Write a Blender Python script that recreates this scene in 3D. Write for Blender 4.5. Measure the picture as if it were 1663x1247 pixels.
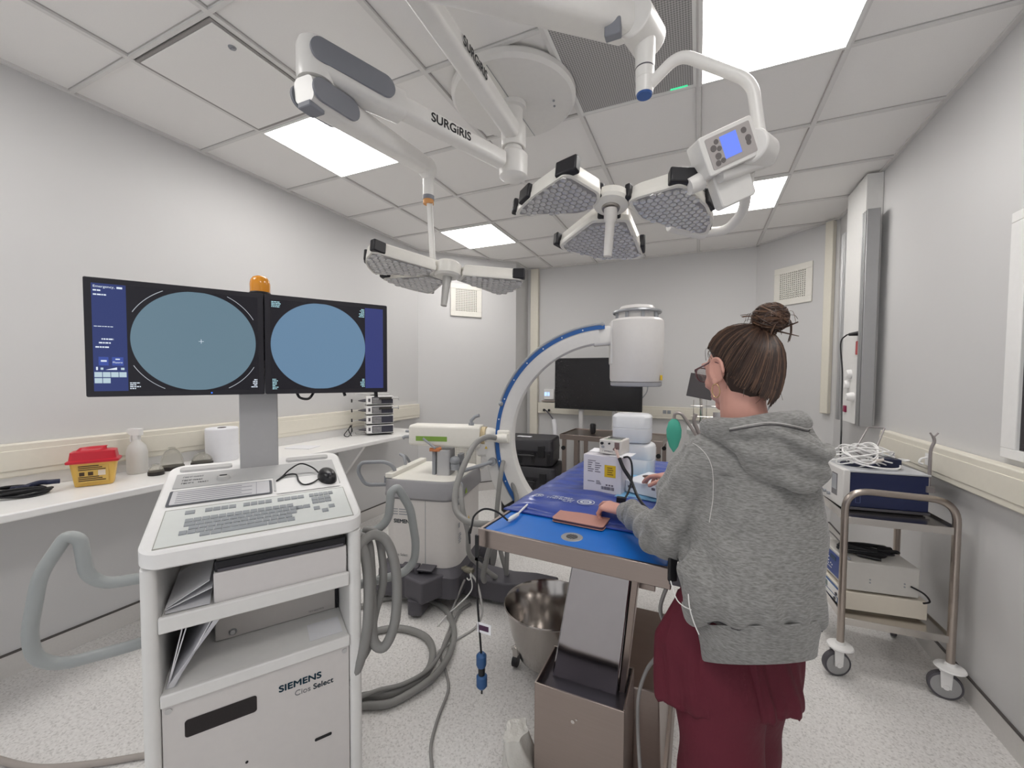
import bpy, math, random
from mathutils import Vector, Matrix
random.seed(7)
PI = math.pi
scene = bpy.context.scene
for o in list(bpy.data.objects): bpy.data.objects.remove(o)
COL = scene.collection

# ---------------------------------------------------------------- camera
W_PX = 1663.0
def make_camera():
    yaw, pitch, roll, f = -0.4099, -0.0367, 0.0071, 652.4
    fwd = Vector((math.sin(yaw)*math.cos(pitch), math.cos(yaw)*math.cos(pitch), math.sin(pitch)))
    right = Vector((math.cos(yaw), -math.sin(yaw), 0))
    up = right.cross(fwd)
    r2 = right*math.cos(roll) + up*math.sin(roll)
    u2 = -right*math.sin(roll) + up*math.cos(roll)
    cd = bpy.data.cameras.new('camera'); co = bpy.data.objects.new('camera', cd); COL.objects.link(co)
    m = Matrix((r2, u2, -fwd)).transposed().to_4x4(); m.translation = Vector((0, 0, 1.47))
    co.matrix_world = m
    cd.sensor_fit = 'HORIZONTAL'; cd.sensor_width = 36.0; cd.lens = f/W_PX*36.0
    cd.shift_x = -18.5/W_PX; cd.shift_y = 9.4/W_PX
    cd.clip_start = 0.02; cd.clip_end = 60
    scene.camera = co
make_camera()

# ---------------------------------------------------------------- world, exposure
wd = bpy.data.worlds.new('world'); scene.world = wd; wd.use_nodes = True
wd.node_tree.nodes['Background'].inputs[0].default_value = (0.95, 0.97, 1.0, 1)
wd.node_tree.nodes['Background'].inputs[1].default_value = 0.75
scene.view_settings.view_transform = 'Standard'
scene.view_settings.look = 'None'
scene.view_settings.gamma = 1
scene.view_settings.use_curve_mapping = False
scene.view_settings.exposure = 0.1
PANEL_STRENGTH = 12.5

# ---------------------------------------------------------------- materials
MATS = {}
def s2l(c):
    return tuple(((x/255.0)/12.92 if x/255.0 <= .04045 else (((x/255.0)+.055)/1.055)**2.4) for x in c)
def mat(name, rgb, rough=.5, metal=0.0, emit=None, es=0, noise=0, nscale=40, bump=0, bscale=60, trans=0, alpha=1, coat=0, aniso=None, ior=1.45, sheen=0, stretch=None, spec=None):
    if name in MATS: return MATS[name]
    m = bpy.data.materials.new(name); m.use_nodes = True
    nt = m.node_tree; b = nt.nodes['Principled BSDF']
    col = s2l(rgb) + (1,)
    b.inputs['Base Color'].default_value = col
    b.inputs['Roughness'].default_value = rough
    b.inputs['Metallic'].default_value = metal
    b.inputs['IOR'].default_value = ior
    if spec is not None: b.inputs['Specular IOR Level'].default_value = spec
    if coat: b.inputs['Coat Weight'].default_value = coat; b.inputs['Coat Roughness'].default_value = .12
    if sheen: b.inputs['Sheen Weight'].default_value = sheen
    if trans: b.inputs['Transmission Weight'].default_value = trans
    if alpha < 1: b.inputs['Alpha'].default_value = alpha
    if emit: b.inputs['Emission Color'].default_value = s2l(emit) + (1,); b.inputs['Emission Strength'].default_value = es
    tc = nt.nodes.new('ShaderNodeTexCoord'); mp = nt.nodes.new('ShaderNodeMapping')
    nt.links.new(tc.outputs['Object'], mp.inputs[0])
    if stretch: mp.inputs['Scale'].default_value = stretch
    # every surface gets a slight procedural variation in tone
    n = nt.nodes.new('ShaderNodeTexNoise'); n.inputs['Scale'].default_value = nscale; n.inputs['Detail'].default_value = 3
    nt.links.new(mp.outputs[0], n.inputs['Vector'])
    mx = nt.nodes.new('ShaderNodeMix'); mx.data_type = 'RGBA'
    k = noise if noise else .03
    mx.inputs[6].default_value = tuple(c*(1-k) for c in col[:3]) + (1,)
    mx.inputs[7].default_value = tuple(min(1, c*(1+k)) for c in col[:3]) + (1,)
    nt.links.new(n.outputs[0], mx.inputs[0]); nt.links.new(mx.outputs[2], b.inputs['Base Color'])
    if bump:
        n2 = nt.nodes.new('ShaderNodeTexNoise'); n2.inputs['Scale'].default_value = bscale; n2.inputs['Detail'].default_value = 4
        nt.links.new(mp.outputs[0], n2.inputs['Vector'])
        bp = nt.nodes.new('ShaderNodeBump'); bp.inputs['Strength'].default_value = bump; bp.inputs['Distance'].default_value = .01
        nt.links.new(n2.outputs[0], bp.inputs['Height']); nt.links.new(bp.outputs[0], b.inputs['Normal'])
    MATS[name] = m
    return m

M_wall = mat('wall_paint', (209, 208, 208), .55, noise=.012, nscale=3)
M_ceil = mat('ceiling_tile_white', (240, 238, 236), .9, noise=.02, nscale=220)
M_tbar = mat('ceiling_bar_white', (222, 220, 218), .5)
M_white = mat('white_plastic', (232, 231, 229), .35)
M_white2 = mat('white_enamel', (242, 241, 240), .28)
M_cream = mat('cream_trunking', (226, 221, 208), .45)
M_warm = mat('warm_white_cover', (233, 230, 222), .4)
M_grey = mat('grey_plastic', (150, 153, 158), .45)
M_lgrey = mat('light_grey_plastic', (196, 195, 194), .42)
M_dgrey = mat('dark_grey_plastic', (86, 84, 90), .5, bump=.1, bscale=300)
M_black = mat('black_plastic', (22, 22, 26), .4)
M_blackr = mat('black_rubber', (27, 26, 29), .6)
M_hose = mat('grey_hose', (140, 139, 137), .45)
M_cable = mat('light_grey_cable', (176, 174, 172), .5)
M_steel = mat('brushed_steel', (158, 146, 140), .3, 1.0, noise=.06, nscale=6, stretch=(1, 1, 60), bump=.02, bscale=30)
M_chrome = mat('polished_steel', (206, 202, 198), .15, 1.0)
M_alu = mat('anodised_aluminium', (172, 172, 173), .38, .55)
M_blue = mat('blue_strip', (38, 92, 160), .4)
M_paper = mat('white_paper', (236, 236, 240), .7)

def floor_material():
    m = bpy.data.materials.new('speckled_vinyl_floor'); m.use_nodes = True
    nt = m.node_tree; b = nt.nodes['Principled BSDF']
    b.inputs['Roughness'].default_value = .33
    tc = nt.nodes.new('ShaderNodeTexCoord')
    v = nt.nodes.new('ShaderNodeTexVoronoi'); v.inputs['Scale'].default_value = 170
    n = nt.nodes.new('ShaderNodeTexNoise'); n.inputs['Scale'].default_value = 85; n.inputs['Detail'].default_value = 5
    n3 = nt.nodes.new('ShaderNodeTexNoise'); n3.inputs['Scale'].default_value = 1.6
    for x in (v, n, n3): nt.links.new(tc.outputs['Object'], x.inputs['Vector'])
    r = nt.nodes.new('ShaderNodeValToRGB'); r.color_ramp.elements[0].position = .3; r.color_ramp.elements[1].position = .62
    r.color_ramp.elements[0].color = s2l((208, 205, 202)) + (1,); r.color_ramp.elements[1].color = s2l((238, 236, 234)) + (1,)
    nt.links.new(n.outputs[0], r.inputs[0])
    hs = nt.nodes.new('ShaderNodeSeparateColor'); nt.links.new(v.outputs['Color'], hs.inputs[0])
    r2 = nt.nodes.new('ShaderNodeValToRGB'); r2.color_ramp.interpolation = 'CONSTANT'
    r2.color_ramp.elements[0].color = s2l((172, 168, 165)) + (1,); r2.color_ramp.elements[1].position = .16; r2.color_ramp.elements[1].color = s2l((230, 227, 225)) + (1,)
    e = r2.color_ramp.elements.new(.82); e.color = s2l((234, 232, 230)) + (1,)
    nt.links.new(hs.outputs[0], r2.inputs[0])
    mx = nt.nodes.new('ShaderNodeMix'); mx.data_type = 'RGBA'; mx.inputs[0].default_value = .38
    nt.links.new(r.outputs[0], mx.inputs[6]); nt.links.new(r2.outputs[0], mx.inputs[7])
    nt.links.new(mx.outputs[2], b.inputs['Base Color'])
    return m
M_floor = floor_material()

# ---------------------------------------------------------------- mesh helpers
class MB:
    def __init__(s): s.v = []; s.f = []
    def add(s, vs, fs, M=None):
        o = len(s.v)
        s.v += [tuple(M @ Vector(p)) if M else tuple(p) for p in vs]
        s.f += [tuple(i+o for i in f) for f in fs]
        return s
    def box(s, x0, x1, y0, y1, z0, z1, M=None):
        vs = [(x, y, z) for z in (z0, z1) for y in (y0, y1) for x in (x0, x1)]
        fs = [(0, 2, 3, 1), (4, 5, 7, 6), (0, 1, 5, 4), (2, 6, 7, 3), (0, 4, 6, 2), (1, 3, 7, 5)]
        return s.add(vs, fs, M)
    def cbox(s, c, d, M=None):
        return s.box(c[0]-d[0]/2, c[0]+d[0]/2, c[1]-d[1]/2, c[1]+d[1]/2, c[2]-d[2]/2, c[2]+d[2]/2, M)
    def loft(s, rings, cap=True, M=None, closed_u=True):
        n = len(rings[0]); vs = [p for r in rings for p in r]; fs = []
        for i in range(len(rings)-1):
            for j in range(n if closed_u else n-1):
                k = (j+1) % n
                fs.append((i*n+j, i*n+k, (i+1)*n+k, (i+1)*n+j))
        if cap:
            fs.append(tuple(reversed(range(n)))); fs.append(tuple((len(rings)-1)*n+j for j in range(n)))
        return s.add(vs, fs, M)
    def tube(s, pts, r, n=12, closed=False, cap=True, M=None):
        pts = [Vector(p) for p in pts]; N = len(pts)
        rs = r if isinstance(r, (list, tuple)) else [r]*N
        T = []
        for i in range(N):
            a = pts[(i-1) % N] if (closed or i > 0) else pts[i]
            b = pts[(i+1) % N] if (closed or i < N-1) else pts[i]
            t = (b-a); T.append(t.normalized() if t.length > 1e-9 else Vector((0, 0, 1)))
        u = T[0].orthogonal().normalized(); rings = []
        for i in range(N):
            t = T[i]; u = (u - t*u.dot(t))
            u = u.normalized() if u.length > 1e-6 else t.orthogonal().normalized()
            w = t.cross(u)
            rings.append([tuple(pts[i] + (u*math.cos(2*PI*k/n) + w*math.sin(2*PI*k/n))*rs[i]) for k in range(n)])
        if closed:
            rings.append(rings[0]); 
            return s.loft(rings, False, M)
        return s.loft(rings, cap, M)
    def cyl(s, p0, p1, r0, r1=None, n=24, M=None):
        return s.tube([p0, p1], [r0, r0 if r1 is None else r1], n, M=M)
    def lathe(s, prof, c=(0, 0, 0), n=32, M=None, cap=True):
        rings = [[(c[0]+r*math.cos(2*PI*k/n), c[1]+r*math.sin(2*PI*k/n), c[2]+z) for k in range(n)] for r, z in prof]
        return s.loft(rings, cap, M)
    def prism(s, poly, z0, z1, M=None):
        return s.loft([[(x, y, z0) for x, y in poly], [(x, y, z1) for x, y in poly]], True, M)
    def ball(s, c, r, n=20, m=12, M=None):
        r = (r, r, r) if not isinstance(r, (tuple, list)) else r
        rings = []
        for i in range(1, m):
            a = PI*i/m
            rings.append([(c[0]+r[0]*math.sin(a)*math.cos(2*PI*k/n), c[1]+r[1]*math.sin(a)*math.sin(2*PI*k/n), c[2]-r[2]*math.cos(a)) for k in range(n)])
        vs = [p for g in rings for p in g]; fs = []
        for i in range(len(rings)-1):
            for j in range(n):
                k = (j+1) % n; fs.append((i*n+j, i*n+k, (i+1)*n+k, (i+1)*n+j))
        b = len(vs); vs += [(c[0], c[1], c[2]-r[2]), (c[0], c[1], c[2]+r[2])]
        for j in range(n):
            k = (j+1) % n; fs.append((b, k, j)); fs.append((b+1, (m-2)*n+j, (m-2)*n+k))
        return s.add(vs, fs, M)
def cr(pts, k=8, closed=False):
    P = [Vector(p) for p in pts]; N = len(P); out = []
    for i in range(N if closed else N-1):
        g = lambda j: P[j % N] if closed else P[max(0, min(N-1, j))]
        p0, p1, p2, p3 = g(i-1), g(i), g(i+1), g(i+2)
        for j in range(k):
            t = j/k
            out.append(.5*((2*p1)+(-p0+p2)*t+(2*p0-5*p1+4*p2-p3)*t*t+(-p0+3*p1-3*p2+p3)*t*t*t))
    if not closed: out.append(P[-1])
    return out
def rpoly(x0, x1, y0, y1, r, n=6):
    out = []
    for cx, cy, a0 in ((x1-r, y1-r, 0), (x0+r, y1-r, 90), (x0+r, y0+r, 180), (x1-r, y0+r, 270)):
        for i in range(n+1):
            a = math.radians(a0+90*i/n); out.append((cx+r*math.cos(a), cy+r*math.sin(a)))
    return out
def round_path(pts, r, n=5):
    P = [Vector(p) for p in pts]; out = [P[0]]
    for i in range(1, len(P)-1):
        a = (P[i-1]-P[i]); b = (P[i+1]-P[i]); d = min(r, a.length*.49, b.length*.49)
        s, e = P[i]+a.normalized()*d, P[i]+b.normalized()*d
        for j in range(n+1):
            t = j/n; out.append(s*(1-t)**2 + P[i]*2*t*(1-t) + e*t*t)
    out.append(P[-1]); return out
def obj(name, mb, m, parent=None, bevel=0, seg=2, smooth=True, angle=35, kind=None, label=None, loc=None):
    me = bpy.data.meshes.new(name); me.from_pydata(mb.v, [], mb.f); me.update()
    import bmesh
    bm = bmesh.new(); bm.from_mesh(me); bmesh.ops.recalc_face_normals(bm, faces=bm.faces); bm.to_mesh(me); bm.free()
    if smooth:
        me.polygons.foreach_set('use_smooth', [True]*len(me.polygons))
        me.set_sharp_from_angle(angle=math.radians(angle))
    me.materials.append(m)
    o = bpy.data.objects.new(name, me); COL.objects.link(o)
    if parent: o.parent = parent
    if loc: o.location = loc
    if bevel:
        b = o.modifiers.new('bevel', 'BEVEL'); b.width = bevel; b.segments = seg; b.limit_method = 'ANGLE'; b.angle_limit = math.radians(40)
        b.harden_normals = False
    if kind: o['kind'] = kind
    if label: o['label'] = label
    return o
def root(name, label, cat, loc=(0, 0, 0), rz=0, group=None):
    o = bpy.data.objects.new(name, None); COL.objects.link(o); o.empty_display_size = .05
    o.location = loc; o.rotation_euler = (0, 0, math.radians(rz)); o['label'] = label; o['category'] = cat
    if group: o['group'] = group
    return o
def tag(o, label, cat, group=None):
    o['label'] = label; o['category'] = cat
    if group: o['group'] = group
    return o
def struct(name, mb, m, **k):
    return obj(name, mb, m, kind='structure', **k)
def text(name, s, size, m, parent, M, extrude=.0004, align='LEFT', shear=0, xs=1.0, bold=0):
    cu = bpy.data.curves.new(name, 'FONT'); cu.body = s; cu.size = size; cu.extrude = extrude; cu.align_x = align; cu.shear = shear
    t = bpy.data.objects.new(name, cu); COL.objects.link(t); bpy.context.view_layer.update()
    me = bpy.data.meshes.new_from_object(t.evaluated_get(bpy.context.evaluated_depsgraph_get()))
    bpy.data.objects.remove(t); me.materials.clear(); me.materials.append(m)
    me.transform(Matrix.Diagonal((xs, 1, 1, 1)))
    if bold:      # heavier strokes: the outline repeated with a hair's offset
        v0 = [v.co.copy() for v in me.vertices]; f0 = [tuple(p.vertices) for p in me.polygons]; n0 = len(v0); vs, fs = [], []
        for k, (dx_, dy_) in enumerate(((-bold, 0), (bold, 0), (0, bold), (0, -bold))):
            vs += [(v.x+dx_, v.y+dy_, v.z) for v in v0]; fs += [tuple(i+n0*k for i in f) for f in f0]
        me = bpy.data.meshes.new(name); me.from_pydata(vs, [], fs); me.materials.append(m)
    me.transform(M)
    o = bpy.data.objects.new(name, me); COL.objects.link(o)
    if parent: o.parent = parent
    return o
def marks(name, words, h, m, parent, M, rnd=None):
    # rows of small printed marks where the lettering is too small to be read; words = (x, y, width)
    rnd = rnd or random.Random(17); b = MB()
    for x, y, w in words:
        u = x
        while u < x+w-.15*h:
            cw_ = min(x+w-u, h*rnd.uniform(.32, .68)); t = h*rnd.uniform(.13, .2); k = rnd.randint(0, 4)
            bars = [(u, u+t, y, y+h)] if k != 3 else []
            if k in (0, 2): bars.append((u, u+cw_, y+h-t, y+h))
            if k in (0, 1, 4): bars.append((u, u+cw_, y, y+t))
            if k in (1, 3): bars.append((u, u+cw_, y+h*.45, y+h*.45+t))
            if k in (3, 4): bars.append((u+cw_-t, u+cw_, y, y+h))
            for i, q in enumerate(bars): b.box(q[0], q[1], q[2], q[3], -.0001*i, .0003+.0001*i, M)
            u += cw_+h*.16
    return obj(name, b, m, parent, smooth=False)
def axes(origin, x, y):
    x = Vector(x).normalized(); y = Vector(y); y = (y - x*y.dot(x)).normalized(); z = x.cross(y)
    m = Matrix((x, y, z)).transposed().to_4x4(); m.translation = Vector(origin); return m
def dup(r, loc, rz=None, label=None, group=None, keep=None):
    c = r.copy(); COL.objects.link(c); c.location = loc
    if rz is not None: c.rotation_euler = (0, 0, math.radians(rz))
    if label: c['label'] = label
    if group: c['group'] = group
    for ch in list(r.children):
        d = ch.copy(); COL.objects.link(d); d.parent = c
        for g in ch.children:
            e = g.copy(); COL.objects.link(e); e.parent = d
    return c

# ================================================================ ROOM
H = 2.91
XL, XR = -3.02, 1.16
YF, YB = -1.7, 5.15
x0g, y0g = -0.028, 2.217
plan = [(XL, YF), (XR, YF), (XR, 4.55), (0.57, YB), (-2.18, YB), (-2.18, 4.76), (XL, 3.84)]
def wall(name, a, b, z0=0, z1=H, t=.1):
    a = Vector((a[0], a[1], 0)); b = Vector((b[0], b[1], 0)); d = (b-a).normalized(); n = Vector((d.y, -d.x, 0))
    # wall body stands outside the room, to the right of a->b in a counter-clockwise plan
    m = MB(); q = [a, b, b+n*t, a+n*t]
    m.prism([(p.x, p.y) for p in q], z0, z1); return struct(name, m, M_wall, smooth=False)
# front wall behind the camera left out, so world light fills the room
wall('wall_right', plan[1], plan[2])
wall('wall_right_angled', plan[2], plan[3])
wall('wall_back', plan[3], plan[4])
wall('wall_back_return', plan[4], plan[5])
wall('wall_left_angled', plan[5], plan[6])
wall('wall_left', plan[6], plan[0])
m = MB(); m.box(XL-.15, XR+.15, YF-.15, YB+.15, -.08, 0); struct('floor', m, M_floor, smooth=False)
# vinyl upstand with its dark sealant joint, all round the room
def around(name, z0, z1, off, mt):
    m = MB(); n = len(plan)
    def inset(i, o):
        p = Vector(plan[i]); a = (p-Vector(plan[i-1])).normalized(); b = (Vector(plan[(i+1) % n])-p).normalized()
        na = Vector((-a.y, a.x)); nb = Vector((-b.y, b.x)); bis = (na+nb); bis = bis/ max(.2, bis.dot(na)); return p+bis*o
    for i in range(n):
        j = (i+1) % n
        q = [Vector(plan[i]), Vector(plan[j]), inset(j, off), inset(i, off)]
        m.prism([(p.x, p.y) for p in q], z0, z1)
    return struct(name, m, mt, smooth=False)
around('baseboard_room', 0.0, .105, .006, mat('vinyl_upstand', (214, 211, 208), .4, noise=.05, nscale=120))
around('trim_1', .105, .115, .008, mat('sealant_joint', (88, 84, 82), .6))

# ceiling: mineral tiles in a bar grid, with openings for the light panels
TS = .6
cols = [x0g + TS*c for c in range(-6, 4)]
rows = [y0g + TS*r for r in range(-8, 6)]
m = MB(); m.box(XL-.15, XR+.15, YF-.15, YB+.15, H+.012, H+.1); struct('ceiling', m, M_ceil, smooth=False)
m = MB()
for x in cols:
    if XL < x < XR: m.box(x-.012, x+.012, YF, YB, H-.002, H+.013)
for y in rows:
    if YF < y < YB: m.box(XL, XR, y-.009, y+.009, H-.0015, H+.013)
struct('trim_2', m, M_tbar, smooth=False)
m = MB()   # thin grey strips paint the shade on each side of the bars
for x in cols:
    if XL < x < XR:
        for s in (-1, 1): m.box(x+s*.0135-.0012, x+s*.0135+.0012, YF, YB, H+.008, H+.0125)
for y in rows:
    if YF < y < YB:
        for s in (-1, 1): m.box(XL, XR, y+s*.0105-.0012, y+s*.0105+.0012, H+.008, H+.0125)
struct('trim_3', m, mat('painted_gap_shade', (186, 183, 181), .8), smooth=False)
around('trim_4', H-.002, H+.02, .022, M_tbar)

# luminous panels
M_panel = mat('panel_diffuser', (250, 250, 250), .5, emit=(255, 252, 248), es=PANEL_STRENGTH)
def panel(cx, cy, label):
    r = root('ceiling_light', label, 'ceiling light', (cx, cy, H-.004), group='square luminous ceiling panels')
    f = MB(); a, b = .3, .284
    for q in ((-a, a, -a, -b), (-a, a, b, a), (-a, -b, -b, b), (b, a, -b, b)): f.box(q[0], q[1], q[2], q[3], -.004, .008)
    obj('frame', f, M_white, r, smooth=False)
    d = MB(); d.box(-b, b, -b, b, -.001, .006); obj('diffuser', d, M_panel, r, smooth=False)
    return r
cA, cD = x0g - TS*3.5, x0g + TS*.5
panel(cA, y0g-.3, 'square white ceiling light panel beside the access hatch, left of the lamp arms')
panel(cA, y0g+TS*2.5, 'small far ceiling light panel on the left, above the far surgical lamp')
panel(cD, y0g-.3, 'largest white ceiling light panel at the top right, cut by the photo edge')
panel(cD, y0g+TS*2.5, 'square ceiling light panel behind the surgical lamp control box')
panel(cA, y0g-TS*3.5, 'unseen left ceiling light panel over the open front of the room')  # unseen panels continuing the spacing of the others, put in for light
panel(cD, y0g-TS*3.5, 'unseen right ceiling light panel over the open front of the room')

# access hatch
r = root('access_hatch', 'square white ceiling access hatch with two small round locks', 'hatch', (x0g-TS*3.5, y0g-TS*1.5, H-.004))
f = MB(); a, b = .286, .274
for q in ((-a, a, -a, -b), (-a, a, b, a), (-a, -b, -b, b), (b, a, -b, b)): f.box(q[0], q[1], q[2], q[3], -.002, .006)
obj('frame', f, mat('hatch_frame', (150, 146, 144), .5), r, smooth=False)
d = MB(); d.box(-.272, .272, -.272, .272, -.003, .006); obj('hatch_door', d, M_ceil, r, smooth=False)
for y in (-.16, .16):
    k = MB(); k.lathe([(.0, -.008), (.014, -.008), (.016, -.003), (.016, .0)], (.215, y, 0), 16); k.box(.205, .225, y-.003, y+.003, -.011, -.007)
    obj('lock', k, M_grey, r)
# perforated grille panel in the ceiling (dark)
def perforated():
    m = bpy.data.materials.new('perforated_metal'); m.use_nodes = True; nt = m.node_tree; b = nt.nodes['Principled BSDF']
    b.inputs['Roughness'].default_value = .6
    tc = nt.nodes.new('ShaderNodeTexCoord'); v = nt.nodes.new('ShaderNodeTexVoronoi'); v.inputs['Scale'].default_value = 95; v.inputs['Randomness'].default_value = 0
    nt.links.new(tc.outputs['Object'], v.inputs['Vector'])
    r = nt.nodes.new('ShaderNodeValToRGB'); r.color_ramp.interpolation = 'CONSTANT'; r.color_ramp.elements[0].color = s2l((138, 136, 136)) + (1,)
    r.color_ramp.elements[1].position = .42; r.color_ramp.elements[1].color = s2l((192, 190, 189)) + (1,)
    nt.links.new(v.outputs['Distance'], r.inputs[0]); nt.links.new(r.outputs[0], b.inputs['Base Color']); return m
r = root('ceiling_grille', 'grey perforated air grille set in the ceiling beside the large light panel', 'air grille', (x0g-TS*.5, y0g-.6, H-.004))
g = MB(); g.box(-.275, .275, -.575, .575, -.001, .006); obj('perforated_plate', g, perforated(), r, smooth=False)
f = MB()
for q in ((-.29, .29, -.59, -.575), (-.29, .29, .575, .59), (-.29, -.275, -.575, .575), (.275, .29, -.575, .575)): f.box(q[0], q[1], q[2], q[3], -.005, .007)
obj('frame', f, M_white, r, smooth=False)
led = MB(); led.box(.17, .25, .566, .574, -.004, .0); obj('indicator_light', led, mat('green_led', (60, 210, 150), .4, emit=(70, 230, 160), es=.8), r, label='small green indicator light')

# ---- air grilles with lattice
def wall_vent(loc, rz, label):
    r = root('air_vent', label, 'air vent', loc, rz)
    f = MB(); a, b = .195, .135
    for q in ((-a, a, -a, -b), (-a, a, b, a), (-a, -b, -b, b), (b, a, -b, b)): f.box(q[0], q[1], -.016, 0, q[2], q[3])
    obj('frame', f, M_warm, r, bevel=.003)
    k = MB(); k.box(-b, b, -.003, 0, -b, b); obj('backing', k, mat('vent_dark', (96, 92, 88), .8), r, smooth=False)
    g = MB(); n = 13
    for i in range(n+1):
        p = -b + 2*b*i/n
        g.box(p-.0045, p+.0045, -.013, -.003, -b, b); g.box(-b, b, -.012, -.003, p-.0045, p+.0045)
    obj('lattice', g, M_warm, r, smooth=False)
    return r
wl = math.degrees(math.atan2(4.76-3.84, -2.18+3.02)); wr_ = math.degrees(math.atan2(4.55-YB, 1.16-.57))
wall_vent((-2.626, 4.264, 2.375), wl, 'square white wall air vent below the far surgical lamp')
wall_vent((-2.626, 4.264, .45), wl, 'square white wall air vent near the floor behind the x-ray column')
wall_vent((.862, 4.85, 2.40), wr_, 'square white wall air vent above the woman, on the right angled wall')

# ---- trunking along the walls
def trunk(name, a, b, label, z0=.968, z1=1.126, t=.055, ends=True, group='cream wall trunking'):
    a = Vector((a[0], a[1])); b = Vector((b[0], b[1])); L = (b-a).length
    r = root(name, label, 'wall trunking', (a.x, a.y, z0), math.degrees(math.atan2(b.y-a.y, b.x-a.x)))
    h = z1-z0
    m = MB(); m.box(0, L, -t, -.001, 0, h); obj('body', m, M_cream, r, bevel=.006)
    c = MB(); c.box(.004, L-.004, -t-.004, -t+.002, h*.2, h*.8); obj('cover', c, M_cream, r, bevel=.002)
    return r
trunk('wall_trunking', (XL, -1.2), (XL, 3.80), 'long cream cable trunking on the left wall above the counter')
trunk('wall_trunking', (XR-.001, 3.35), (XR-.001, 0.2), 'cream cable trunking sloping across the right wall behind the trolley')
trunk('wall_trunking', (-2.0, YB), (.52, YB), 'cream cable trunking on the back wall behind the black television', .955, 1.10)
# vertical cream ducts
def duct(loc, w, d, z0, z1, rz, label):
    m = MB(); m.box(-w/2, w/2, -d, 0, z0, z1); o = obj('cable_duct', m, M_cream, bevel=.006); o.location = loc; o.rotation_euler = (0, 0, math.radians(rz)); tag(o, label, 'cable duct'); return o
duct((-2.06, YB-.001, 0), .11, .06, .12, H-.005, 0, 'tall cream cable duct in the back left corner behind the curved arm')
duct((1.115, 4.595, 0), .07, .05, 1.13, H-.005, wr_, 'tall cream cable duct in the right corner beside the wall service panel')

# service column on the right wall: white plate with outlets between two aluminium rails
r = root('wall_service_panel', 'tall white medical service panel with outlets between two grey aluminium rails', 'service panel', (XR, 3.78, 1.125))
m = MB(); m.box(-.098, 0, -.17, .22, 0, H-1.125-.005); obj('back_box', m, M_white, r, bevel=.004)
def rail(y, dy, dx, zt):
    m = MB(); m.box(-dx, -.045, y, y+dy, .0, zt)
    for q in (.25, .5, .75): m.box(-dx-.006, -dx, y+dy*q-.006, y+dy*q+.006, .0, zt)
    m.box(-dx-.004, -.045, y-.006, y, .0, zt)
    return m
obj('rail', rail(-.27, .10, .115, 1.50), M_alu, r, bevel=.003); obj('rail', rail(.225, .07, .108, 1.50), M_alu, r, bevel=.003)
for y, z in ((.02, .33), (-.02, .41)):
    k = MB(); k.lathe([(0, .03), (.028, .03), (.034, .018), (.034, 0)], (0, 0, 0), 24, axes((-.098, y+.03, z-.04), (0, 1, 0), (0, 0, 1)) @ Matrix.Scale(-1, 4, (0, 0, 1))); obj('gas_outlet', k, M_white2, r)
k = MB(); k.lathe([(0, .045), (.024, .045), (.03, .03), (.034, .018), (.034, 0)], (0, 0, 0), 24, axes((-.098, -.06, .20), (0, 1, 0), (0, 0, 1)) @ Matrix.Scale(-1, 4, (0, 0, 1))); obj('gas_outlet', k, M_white2, r)
k = MB(); k.cbox((-.10, .10, .10), (.02, .05, .05)); obj('socket', k, mat('magenta_socket', (140, 22, 70), .4), r, bevel=.004, label='dark red socket')
k = MB(); k.cbox((-.10, -.12, .56), (.012, .05, .10)); obj('socket', k, mat('red_socket', (178, 60, 62), .4), r, bevel=.004, label='red socket plate')
k = MB(); k.cyl((-.095, -.12, .665), (-.15, -.10, .66), .018, .010); obj('plug', k, M_black, r, label='black plug')
# the black lead that hangs from it
c = MB(); c.tube(cr([(1.02, 3.68, 1.785), (1.0, 3.70, 1.78), (.975, 3.72, 1.72), (.965, 3.62, 1.50), (.93, 3.48, 1.27), (.885, 3.30, 1.10), (.86, 3.2, .95), (.85, 3.1, .80)], 8), .005, 8)
tag(obj('power_lead', c, M_black), 'black power lead hanging from the wall service panel down to the trolley', 'cable')
# window / door frame at the right picture edge
f = MB(); f.box(-.03, 0, -.9, .13, -.0, 1.04); 
m = MB(); m.box(-.02, 0, -.9, .12, .02, .06); m.box(-.02, 0, -.9, .12, .96, 1.0); m.box(-.02, 0, .035, .12, .06, .96); m.box(-.02, 0, -.9, -.84, .06, .96)
w = struct('window_1', m, M_white2, bevel=.003); w.location = (XR, 2.16, 1.13)
g = MB(); g.box(-.008, -.004, -.84, .035, .06, .96); obj('pane', g, mat('dark_glass', (34, 28, 32), .1), w, smooth=False)
# hook on the right trunking
k = MB(); k.box(-.006, 0, -.02, .02, -.03, .03); k.tube(cr([(-.006, 0, .01), (-.03, 0, .0), (-.035, 0, -.02), (-.02, 0, -.025)], 5), .005, 8)
o = obj('wall_hook', k, M_white2); o.location = (XR-.062, 2.72, 1.05); tag(o, 'small white hook on the right wall trunking above the trolley handle', 'hook')
# ================================================================ COUNTER AND WHAT STANDS ON IT
r = root('wall_counter', 'long white counter running along the left wall under the trunking', 'counter', (XL, 0, 0))
m = MB(); m.prism([(0.002, YF+.01), (.50, YF+.01), (.50, 3.02), (.485, 3.14), (.44, 3.24), (.37, 3.32), (.28, 3.36), (.002, 3.36)], .865, .90); obj('worktop', m, M_white2, r, bevel=.006)
m = MB(); m.box(.002, .022, YF+.01, 3.36, .90, .965); obj('backsplash', m, M_white2, r, bevel=.003)
for y in (.2, 1.5, 2.72):
    m = MB(); m.prism([(.002, .50), (.03, .50), (.34, .865), (.002, .865)], 0, .03, axes((0, y, 0), (1, 0, 0), (0, 0, 1))); obj('bracket', m, M_white2, r)
CZ = .901
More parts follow.
